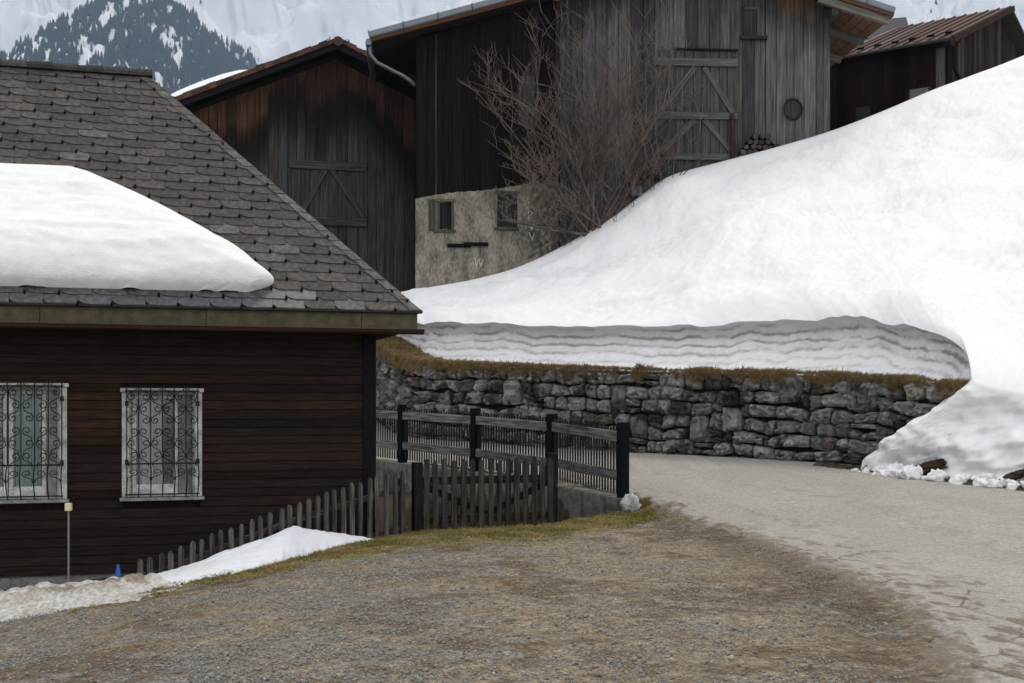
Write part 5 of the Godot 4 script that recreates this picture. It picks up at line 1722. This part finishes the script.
func make_small_things() -> void:
	# white boulder at the end of the concrete
	var g := lump(Vector3(0.15, 0.15, 0.12), 3.0, 0.35, Color(0.78, 0.78, 0.75), 14, 18)
	var o := put(g, "boulder", M.stone)
	o.position = Vector3(1.78, 0.10, -19.55)
	tag(o, "small whitish boulder at the end of the concrete kerb wall", "rock")
	# marker post by the house wall
	var mp := thing("marker_post", "thin grey post with a small cream box on top by the house wall", "post", Transform3D(Basis(), Vector3(-4.98, -0.7, -14.6)))
	var t := MB.new(); t.tube([Vector3.ZERO, Vector3(0, 1.12, 0)], 0.011, 8)
	put(t, "pole", M.grey_pole, mp)
	slab(mp, "meter_box", Vector3(-0.035, 1.11, -0.03), Vector3(0.035, 1.20, 0.035), Color(1, 1, 1), M.cream_plastic, 0.008)
	# blue canister in the gap between house and snow
	var bl := thing("blue_canister", "small bright blue plastic canister half hidden behind dirty snow", "canister", Transform3D(Basis(), Vector3(-4.32, -0.34, -14.25)))
	var lt := MB.new()
	lt.tube([Vector3(0, 0, 0), Vector3(0, 0.01, 0), Vector3(0, 0.11, 0), Vector3(0, 0.15, 0), Vector3(0, 0.16, 0)], [0.022, 0.029, 0.030, 0.020, 0.016], 12)
	put(lt, "body", M.blue_plastic, bl)
	var lc := MB.new(); lc.tube([Vector3(0, 0.16, 0), Vector3(0, 0.19, 0)], 0.018, 10)
	put(lc, "cap", M.blue_plastic, bl)
	# hoop hanging on the large barn
	var bx := Transform3D(Basis(Vector3(0.997, 0, -0.075), Vector3.UP, Vector3(0.075, 0, 0.997)), Vector3(-2.73, 4.3, -37.0))
	var hp := thing("barrel_hoop", "round weathered sieve ring hanging on the grey barn boards", "hoop", bx * Transform3D(Basis(), Vector3(10.88, 5.86, 0.20)))
	var rg := MB.new(); rg.col = Color(0.05, 0.047, 0.045)
	var pts := []
	for k in 33: pts.append(Vector3(cos(TAU * k / 32.0) * 0.26, sin(TAU * k / 32.0) * 0.29, 0.03))
	rg.tube(pts, 0.032, 6, false)
	put(rg, "ring", M.wood, hp)
	var dc := MB.new(); dc.col = Color(0.062, 0.060, 0.060)
	var poly := PackedVector2Array()
	for k in 24: poly.append(Vector2(cos(TAU * k / 24.0) * 0.24, sin(TAU * k / 24.0) * 0.27))
	dc.prism(poly, 0.012, Transform3D(), 0.012)
	put(dc, "mesh_disc", M.wood, hp)
	# firewood stacked against the barn; round ends to the front
	for row in 6:
		var n: int = [8, 8, 7, 6, 5, 3][row]
		for k in n:
			var rr := R(0.070, 0.100)
			var lg := thing("firewood_log", "short split log end in the firewood pile by the barn door", "log", bx * Transform3D(Basis(Vector3(0, 0, 1), R(0, TAU)), Vector3(9.86 + (k - n * 0.5 + 0.5) * 0.178 + R(-0.02, 0.02), 4.20 + row * 0.155, 0.60 + R(-0.04, 0.05))), "firewood stacked by the barn")
			var sides := 7
			var bark := MB.new(); bark.col = jit(Color(0.030, 0.026, 0.022), 0.4)
			var wd := MB.new(); wd.col = jit(Color(0.10, 0.092, 0.082), 0.45)
			var ring := []
			for e in sides: ring.append(Vector2(cos(TAU * e / sides), sin(TAU * e / sides)) * rr * R(0.8, 1.1))
			for e in sides:
				var a2: Vector2 = ring[e]; var b2: Vector2 = ring[(e + 1) % sides]
				bark.quad(Vector3(a2.x, a2.y, 0), Vector3(b2.x, b2.y, 0), Vector3(b2.x, b2.y, -0.4), Vector3(a2.x, a2.y, -0.4), Vector3(a2.x, a2.y, 0), Vector2(e * 0.08, 0), Vector2(e * 0.08 + 0.08, 0), Vector2(e * 0.08 + 0.08, 0.4), Vector2(e * 0.08, 0.4))
				wd.tri(Vector3(0, 0, 0.006), Vector3(a2.x, a2.y, 0.002) * 0.97, Vector3(b2.x, b2.y, 0.002) * 0.97, Vector3.BACK, Vector2.ZERO, a2, b2)
			put(bark, "bark", M.wood, lg)
			put(wd, "cut_face", M.wood, lg)
	# clods broken off the bank at the end of the stone wall
	var kinds := []
	for k in 4: kinds.append(lump(Vector3(1, 0.72, 0.9), 17.0 * k + 5.0, 0.65, Color(0.82, 0.825, 0.83), 10, 14).mesh(M.snow))
	for k in 70:
		var f := rng.randf()
		var x := lerpf(5.9, 8.1, f) + R(-0.15, 0.25)
		var d := lerpf(23.2, 20.3, f) + R(-0.25, 0.2)
		var sz := R(0.03, 0.12) * (1.0 if rng.randf() < 0.75 else 1.9)
		if f < 0.2: sz *= 0.5
		var c := MeshInstance3D.new()
		c.name = numbered("snow_clod")
		c.mesh = kinds[k % 4]
		add_child(c)
		c.transform = Transform3D(Basis.from_euler(Vector3(R(-0.4, 0.4), R(0, TAU), R(-0.4, 0.4))).scaled(Vector3.ONE * sz), Vector3(x, ground_y(x, d) + sz * 0.35, -d))
		tag(c, "loose clod of snow fallen on the road edge at the wall's end", "snow clod", "snow clods at the wall's end")
	# wet earth and grit swept to the foot of the bank
	var vp := PackedVector3Array(); var vt := PackedVector2Array(); var vc := PackedColorArray()
	for r in 9:
		for k in 160:
			var a: Vector2 = spline([Vector2(5.75, 24.25), Vector2(6.3, 23.35), Vector2(6.75, 22.5), Vector2(7.3, 21.6), Vector2(7.95, 20.5), Vector2(8.9, 18.9)], k / 159.0 * 5.0)
			var wd := 0.5 + n1.get_noise_1d(k * 1.7) * 0.22 + n2.get_noise_1d(k * 6.0) * 0.12
			var f := r / 8.0
			var e := a + Vector2(-0.8, -0.55) * (f - 0.45) * wd
			vp.append(Vector3(e.x, ground_y(e.x, e.y) + 0.012 + 0.07 * sin(PI * minf(1.0, (1.0 - f) * 1.2)) * (0.7 + n2.get_noise_2d(e.x * 60, e.y * 60)) - (0.03 if r == 0 or r == 8 else 0.0), -e.y))
			vt.append(e)
			vc.append(Color(0.085, 0.062, 0.044).lerp(Color(0.16, 0.135, 0.11), clampf(0.5 + n2.get_noise_2d(e.x * 40, e.y * 40), 0, 1)))
	var vg := MB.new()
	vg.sheet(vp, 160, vt, vc, Vector3.UP)
	tag(put(vg, "earth_verge", M.soil), "strip of wet brown earth and grit at the foot of the snow bank", "", "", "structure")
	# bare earth showing through the slump
	for q in [[Vector3(6.98, 0.50, -22.05), Vector3(0.40, 0.10, 0.22), "steep patch of bare brown earth between the wall's end and the slumped snow"], [Vector3(7.98, 0.48, -20.62), Vector3(0.26, 0.06, 0.10), "small patch of dark earth in the melting snow bank at the road edge"]]:
		var e := lump(q[1], 91.0, 0.5, Color(0.11, 0.078, 0.052), 16, 30)
		var eo := put(e, "earth_patch", M.soil)
		eo.position = q[0]
		eo.rotation.z = 0.35
		tag(eo, q[2], "earth")

# ---------------------------------------------------------------- snow left along the picket fence
func make_fence_snow() -> void:
	var front := [Vector2(-3.75, 12.55), Vector2(-3.43, 13.35), Vector2(-3.16, 13.75), Vector2(-2.75, 14.15), Vector2(-2.5, 14.62), Vector2(-2.14, 15.3), Vector2(-1.70, 15.98)]
	var back := [Vector2(-4.35, 14.0), Vector2(-4.05, 14.52), Vector2(-3.55, 14.9), Vector2(-3.0, 15.25), Vector2(-2.6, 15.55), Vector2(-2.15, 15.85), Vector2(-1.66, 16.10)]
	var thick := [0.05, 0.09, 0.15, 0.27, 0.36, 0.20, 0.02]
	drift("snow_drift", "clean white snow drift banked against the weathered picket fence", front, back, thick, M.snow, Color(0.85, 0.865, 0.89), 0.0)
	var f2 := [Vector2(-6.4, 11.6), Vector2(-5.4, 12.1), Vector2(-4.84, 12.32), Vector2(-4.46, 12.55), Vector2(-4.02, 12.66), Vector2(-3.6, 12.72), Vector2(-3.3, 13.3)]
	var b2 := [Vector2(-6.8, 13.7), Vector2(-5.9, 13.9), Vector2(-5.3, 13.95), Vector2(-4.95, 14.0), Vector2(-4.55, 14.05), Vector2(-4.2, 14.0), Vector2(-3.75, 13.75)]
	drift("snow_heap", "dirty brown heap of old ploughed snow in front of the dark house", f2, b2, [0.30, 0.26, 0.20, 0.20, 0.18, 0.14, 0.06], M.snow_dirty, Color(0.80, 0.77, 0.72), 1.0)

func drift(called: String, label: String, front: Array, back: Array, thick: Array, mat: Material, cc: Color, dirty: float) -> void:
	var nu := 130; var nv := 54
	var p := PackedVector3Array(); var t := PackedVector2Array(); var cols := PackedColorArray()
	var last := front.size() - 1.0
	for r in nv:
		var f := r / (nv - 1.0)
		for k in nu:
			var s := k / (nu - 1.0) * last
			var a: Vector2 = spline(front, s); var b: Vector2 = spline(back, s)
			var w := n1.get_noise_2d(s * 26.0, 11.0) * 0.12 + n1.get_noise_2d(s * 80.0, 11.0) * 0.04
			var e := a.lerp(b, f) + (b - a).normalized() * w * pow(1.0 - f, 5.0)
			var kk := clampi(int(s), 0, thick.size() - 2)
			var th: float = lerpf(thick[kk], thick[kk + 1], s - kk)
			var dome := sqrt(1.0 - pow(1.0 - clampf(f / 0.62, 0, 1), 2.0)) if f < 0.62 else sqrt(maxf(0.0, 1.0 - pow((f - 0.62) / 0.38, 4.0)))
			dome = lerpf(pow(dome, 1.6), smoothstep(0.0, 0.75, f) if f < 0.62 else dome, 0.45)
			var y := ground_y(e.x, e.y) - 0.03 + th * dome
			y += dome * (n1.get_noise_2d(e.x * 14, e.y * 14) * (0.03 + 0.10 * dirty) + n2.get_noise_2d(e.x * 30, e.y * 30) * (0.010 + 0.03 * dirty) + n2.get_noise_2d(e.x * 90, e.y * 90) * 0.010)
			p.append(Vector3(e.x, y, -e.y)); t.append(e)
			var d := smoothstep(-0.05, 0.25, n1.get_noise_2d(e.x * 11 + 60, e.y * 11) + 0.25 * n2.get_noise_2d(e.x * 60, e.y * 60)) * (0.10 + 0.75 * dirty) * (0.3 + 0.7 * smoothstep(0.25, 0.6, f))
			# grit thrown on to the rim nearest the gravel
			d += (1.0 - smoothstep(0.0, 0.16, f + n2.get_noise_2d(e.x * 50, e.y * 50) * 0.14)) * 0.35 * (0.5 + 0.5 * n2.get_noise_2d(e.x * 90, e.y * 90))
			cols.append(cc.lerp(Color(0.36, 0.275, 0.19), clampf(d, 0, 0.85)))
	var g := MB.new()
	g.sheet(p, nu, t, cols, Vector3.UP)
	tag(put(g, called, mat), label, "snow")

# ---------------------------------------------------------------- bare shrub in front of the large barn
func twig(g: MB, p: Vector3, d: Vector3, ln: float, r: float, level: int) -> void:
	var n := 5 if level < 2 else 4
	var pts := [p]
	var rad := [r]
	var q := p
	var dir := d
	for k in n:
		dir = (dir + Vector3(R(-1, 1), R(-0.7, 1.0), R(-1, 1)) * (0.13 if level == 0 else 0.22)).normalized()
		q += dir * ln / n
		pts.append(q)
		rad.append(lerpf(r, r * 0.35, (k + 1.0) / n))
	g.col = Color(0.21, 0.172, 0.142).lerp(Color(0.28, 0.212, 0.168), clampf(level * 0.35 + R(-0.15, 0.15), 0, 1))
	g.tube(pts, rad, 5 if level == 0 else 3, false)
	if level >= 3: return
	var kids: int = [7, 5, 3][level]
	for k in kids:
		var f := R(0.25, 1.0)
		var i := clampi(int(f * n), 0, n - 1)
		var at: Vector3 = (pts[i] as Vector3).lerp(pts[i + 1], f * n - i)
		var side := Vector3(R(-1, 1), R(-0.15, 0.9), R(-0.6, 0.6)).normalized()
		var nd := (dir * 0.8 + side * 0.9).normalized()
		twig(g, at, nd, ln * R(0.34, 0.58), maxf(r * 0.45, 0.0085), level + 1)

func make_shrub() -> void:
	var org := Vector3(2.45, 6.35, -36.35)
	var s := thing("bare_shrub", "large bare leafless shrub with tangled reddish brown twigs before the barn", "shrub", Transform3D(Basis(), org))
	var stems := [
		[Vector3(-1.0, 0.62, 0.05), 3.4], [Vector3(-1.0, 0.40, 0.1), 3.2], [Vector3(-0.95, 0.85, 0.0), 3.7], [Vector3(-0.35, 1.0, 0.1), 4.4], [Vector3(0.1, 1.0, 0.1), 4.2], [Vector3(0.32, 1.0, 0.1), 4.3], [Vector3(0.55, 1.0, 0.1), 3.8], [Vector3(-0.1, 1.0, 0.1), 4.0], [Vector3(-0.8, 1.0, 0.1), 4.1], [Vector3(-0.50, 1.0, 0.0), 4.5], [Vector3(-0.25, 1.0, 0.1), 4.6],
		[Vector3(0.02, 1.0, 0.05), 5.0], [Vector3(0.22, 1.0, 0.0), 4.9], [Vector3(0.42, 1.0, 0.1), 4.6], [Vector3(0.62, 1.0, 0.05), 4.0], [Vector3(0.85, 0.95, 0.1), 3.6], [Vector3(1.0, 0.75, 0.1), 3.2], [Vector3(-0.95, 0.18, 0.15), 3.0], [Vector3(-0.8, 0.0, 0.2), 2.6], [Vector3(0.5, 0.7, 0.2), 2.6], [Vector3(-0.5, 0.5, 0.2), 2.6]]
	for q in stems:
		var g := MB.new()
		var off := Vector3(R(-0.45, 0.45), R(-0.25, 0.0), R(-0.08, 0.2))
		twig(g, off, (q[0] as Vector3).normalized(), q[1] * 0.95, R(0.026, 0.050), 0)
		put(g, "stem", M.wood, s)
	# dead litter and low suckers at its foot, along the foundation
	for k in 10:
		var g := MB.new()
		twig(g, Vector3(R(-2.3, 0.9), R(-0.75, -0.3), R(0.0, 0.25)), Vector3(R(-0.8, 0.6), R(0.1, 0.8), 0.1).normalized(), R(0.9, 1.6), 0.014, 1)
		put(g, "sucker", M.wood, s)

# ---------------------------------------------------------------- scattered small growth and stones
func multi(called: String, mesh: Mesh, tr: Array, cols: PackedColorArray, label: String) -> void:
	var mm := MultiMesh.new()
	mm.transform_format = MultiMesh.TRANSFORM_3D
	mm.use_colors = true
	mm.mesh = mesh
	mm.instance_count = tr.size()
	for i in tr.size():
		mm.set_instance_transform(i, tr[i])
		mm.set_instance_color(i, cols[i])
	var o := MultiMeshInstance3D.new()
	o.multimesh = mm
	o.name = called
	add_child(o)
	tag(o, label, "", "", "stuff")

func blade_mesh(n: int, h: float, w: float, droop: float) -> ArrayMesh:
	var g := MB.new()
	for k in n:
		var a := R(0, TAU)
		var lean := Vector3(cos(a), 0, sin(a))
		var side := Vector3(-lean.z, 0, lean.x) * w
		var b := Vector3(R(-1, 1), 0, R(-1, 1)) * h * 0.35
		var hh := h * R(0.5, 1.1)
		var p1 := b + Vector3.UP * hh * 0.55 + lean * hh * 0.25
		var p2 := b + Vector3.UP * hh * (0.9 - droop) + lean * hh * (0.55 + droop)
		g.quad(b - side, b + side, p1 + side * 0.8, p1 - side * 0.8, Vector3.UP + lean)
		g.tri(p1 - side * 0.8, p1 + side * 0.8, p2, Vector3.UP + lean)
	return g.mesh(M.leaf)

func make_scatter() -> void:
	# pebbles over the forecourt
	var pm := lump(Vector3(1, 0.6, 0.85), 7.0, 0.5, Color(1, 1, 1), 4, 6)
	var peb := MB.new()
	for i in range(0, pm.ix.size(), 3):
		peb.tri(pm.v[pm.ix[i]], pm.v[pm.ix[i + 1]], pm.v[pm.ix[i + 2]], pm.v[pm.ix[i]] + pm.v[pm.ix[i + 1]] + pm.v[pm.ix[i + 2]])
	var tr := []; var cc := PackedColorArray()
	while tr.size() < 30000:
		var d := 6.5 + pow(rng.randf(), 1.5) * 13.5
		var x := R(-0.46, 0.30) * d
		if x > road_edge_x(d) + R(-0.4, 0.3): continue
		if x > -0.5 and rng.randf() < 0.45: continue
		var dense := 0.5 + 0.9 * n1.get_noise_2d(x * 7.0, d * 7.0) + 0.4 * n2.get_noise_2d(x * 20, d * 20)
		if rng.randf() > clampf(dense, 0.06, 1.0): continue
		var fd := fence_d(x)
		if d > fd - 0.8 and rng.randf() < 0.85: continue
		var s := R(0.004, 0.011) * (1.0 if rng.randf() < 0.93 else R(1.3, 2.2))
		tr.append(Transform3D(Basis.from_euler(Vector3(R(-0.5, 0.5), R(0, TAU), R(-0.5, 0.5))).scaled(Vector3(s, s, s)), Vector3(x, ground_y(x, d) + s * 0.25 - 0.004 + n2.get_noise_2d(x * 6.0, d * 6.0) * 0.022, -d)))
		var v := R(0.14, 0.26) if rng.randf() < 0.96 else R(0.28, 0.38)
		cc.append(Color(v * 1.03, v, v * R(0.86, 0.97)))
	multi("pebbles", peb.mesh(M.stone_plain), tr, cc, "loose grey pebbles strewn over the gravel forecourt")
	# short turf under the fences
	tr = []; cc = PackedColorArray()
	var bm := blade_mesh(9, 0.05, 0.0030, 0.15)
	var tries := 0
	while tr.size() < 20000 and tries < 200000:
		tries += 1
		var x := R(-4.2, 2.1)
		var fd := fence_d(x)
		var d := fd + R(-2.4, 0.4 if x > -1.3 else 0.0)
		var k := 1.0 - smoothstep(0.7, 2.3, fd - d + n1.get_noise_2d(x * 10, d * 10) * 0.7)
		k *= 0.35 + 0.65 * smoothstep(-0.15, 0.25, n1.get_noise_2d(x * 22, d * 22) + 0.15)
		if rng.randf() > k or d > 20.0: continue
		var s := R(0.35, 0.95) * (0.7 + 0.6 * k)
		tr.append(Transform3D(Basis.from_euler(Vector3(R(-0.4, 0.4), R(0, TAU), R(-0.4, 0.4))).scaled(Vector3(1, s, 1) * R(0.7, 1.2)), Vector3(x, ground_y(x, d) - 0.012, -d)))
		var f := smoothstep(-0.2, 0.3, n1.get_noise_2d(x * 9 + 30, d * 9) + R(-0.2, 0.2))
		cc.append(Color(0.165, 0.155, 0.048).lerp(Color(0.30, 0.225, 0.10), f))
	multi("turf", bm, tr, cc, "short olive and straw coloured turf in front of the fences")
	# matted dry grass and moss over the top of the stone wall
	tr = []; cc = PackedColorArray()
	var gm := blade_mesh(10, 0.125, 0.007, 0.4)
	var L := wall_length()
	for k in 9500:
		var s := R(0.8, L - 0.3)
		var q := wall_at(s)
		var top: Vector3 = q[0]; var o: Vector3 = q[1]
		if o.z < 0: o = -o
		var thickness := 0.42 + 1.1 * n1.get_noise_1d(s * 24.0) + 0.4 * n2.get_noise_1d(s * 70.0) + 0.6 * exp(-pow((s - 6.5) / 2.6, 2.0))
		if rng.randf() > 0.35 + thickness: continue
		thickness = maxf(thickness, 0.0)
		var u := R(-0.75, 0.06)
		var hang := rng.randf() < 0.45
		var p := top + o * (u if not hang else R(0.0, 0.09))
		p.y += 0.02 if not hang else R(-0.17, 0.05) * (0.15 + thickness)
		var tilt := Basis(Vector3.UP.cross(o).normalized(), (R(0.2, 0.9) if not hang else R(1.2, 2.3)))
		tr.append(Transform3D((tilt * Basis(Vector3.UP, R(0, TAU))).scaled(Vector3.ONE * R(0.5, 1.15) * (0.6 + 0.5 * clampf(thickness, 0, 1.3))), p))
		var f := clampf(0.5 + 0.9 * n1.get_noise_2d(s * 14.0, u * 12.0) + R(-0.25, 0.25), 0, 1)
		var tan_c := Color(0.20, 0.13, 0.055).lerp(Color(0.31, 0.215, 0.11), R(0, 1))
		var left := exp(-pow((s - 6.0) / 3.2, 2.0))
		cc.append(Color(0.13, 0.094, 0.046).lerp(tan_c, clampf(f * 0.5 + left * 0.7, 0, 1)))
	multi("dry_grass", gm, tr, cc, "matted dry grass and dark moss hanging over the stone wall")

# ---------------------------------------------------------------- mountains
func mountain_y(x: float, d: float) -> float:
	var base := maxf(0.0, d - 900.0)
	var y := base * 0.50 + 130.0 * n1.get_noise_2d(x * 0.045, d * 0.045) * ss(900, 2500, d)
	y += (1.0 - absf(n3.get_noise_2d(x * 0.06, d * 0.03))) * 150.0 * ss(1300, 3000, d) - 90.0 * ss(1300, 3000, d)
	y += 13.0 * n2.get_noise_2d(x * 0.3, d * 0.3) * ss(900, 2000, d)
	# wooded spur
	var r := sqrt(pow((x + 630.0) / 1.0, 2.0) + pow((d - 2250.0) / 1.7, 2.0))
	var sp := 765.0 - 0.98 * r + 26.0 * n2.get_noise_2d(x * 0.35, d * 0.2)
	y = maxf(y - 260.0 * exp(-pow((x + 500.0) / 700.0, 2.0)) * exp(-pow((d - 1700.0) / 900.0, 2.0)), sp)
	return y - 30.0

func make_mountains() -> void:
	var cols := 330; var rows := 190
	var p := PackedVector3Array(); var t := PackedVector2Array(); var cc := PackedColorArray()
	for r in rows:
		var d := lerpf(420.0, 3600.0, pow(r / (rows - 1.0), 1.15))
		for k in cols:
			var az := lerpf(-0.60, 0.60, k / (cols - 1.0))
			var x := az * d
			var y := mountain_y(x, d) if d > 500 else -20.0
			p.append(Vector3(x, y, -d)); t.append(Vector2(x, d))
			var sl := absf(mountain_y(x + 12, d) - y) / 12.0
			var rock := smoothstep(0.45, 0.85, sl * 0.28 + n2.get_noise_2d(x * 0.9, d * 0.5) * 0.7 + n1.get_noise_2d(x * 0.12, d * 0.12) * 0.6)
			cc.append(Color(0.86, 0.87, 0.90).lerp(Color(0.20, 0.20, 0.22), rock * 0.35))
	var g := MB.new()
	g.sheet(p, cols, t, cc, Vector3.UP)
	tag(put(g, "mountain", M.far_rock), "snow covered mountainside rising behind the hamlet", "", "", "structure")
	# spruce forest on the spur and scattered trees above
	var sp := MB.new()
	for tier in 4:
		var y0 := 0.08 + tier * 0.22; var y1 := y0 + 0.34
		var rr := 0.20 - tier * 0.042
		for k in 7:
			var a := TAU * k / 7.0; var b := TAU * (k + 1) / 7.0
			var j := 1.0 + 0.25 * (k % 2)
			sp.tri(Vector3(cos(a) * rr * j, y0, sin(a) * rr * j), Vector3(cos(b) * rr, y0 + 0.03, sin(b) * rr), Vector3(0, y1, 0), Vector3(cos(a), 0.5, sin(a)))
	sp.tube([Vector3(0, -0.05, 0), Vector3(0, 0.2, 0)], 0.02, 4, false)
	var tr := []; var tc := PackedColorArray()
	var tries := 0
	while tr.size() < 26000 and tries < 160000:
		tries += 1
		var x: float; var d: float
		var dense: float
		if rng.randf() < 0.86:
			x = R(-1150, -300); d = R(1450, 2450)
			var r := sqrt(pow(x + 630.0, 2.0) + pow((d - 2250.0) / 1.7, 2.0))
			if r > 520: continue
			dense = smoothstep(-0.25, 0.10, n1.get_noise_2d(x * 0.30, d * 0.10) + 0.6 * n2.get_noise_2d(x * 0.8, d * 0.3) + 0.55 * smoothstep(-780, -590, x) - 0.50 + 0.3 * n1.get_noise_2d(x * 0.12, d * 0.05))
		else:
			x = R(-900, 1500); d = R(2000, 3400)
			dense = 0.25 * smoothstep(0.15, 0.40, n1.get_noise_2d(x * 0.2, d * 0.12) + 0.4 * n2.get_noise_2d(x * 0.7, d * 0.3))
		if rng.randf() > dense: continue
		var s := R(9, 17)
		tr.append(Transform3D(Basis(Vector3.UP, R(0, TAU)).scaled(Vector3(s, s, s)), Vector3(x, mountain_y(x, d) - 1.0, -d)))
		var v := R(0.7, 1.2)
		tc.append(Color(0.038 * v, 0.050 * v, 0.048 * v))
	multi("spruce_forest", sp.mesh(M.leaf), tr, tc, "dark spruce forest on the snowy spur behind the roofs")
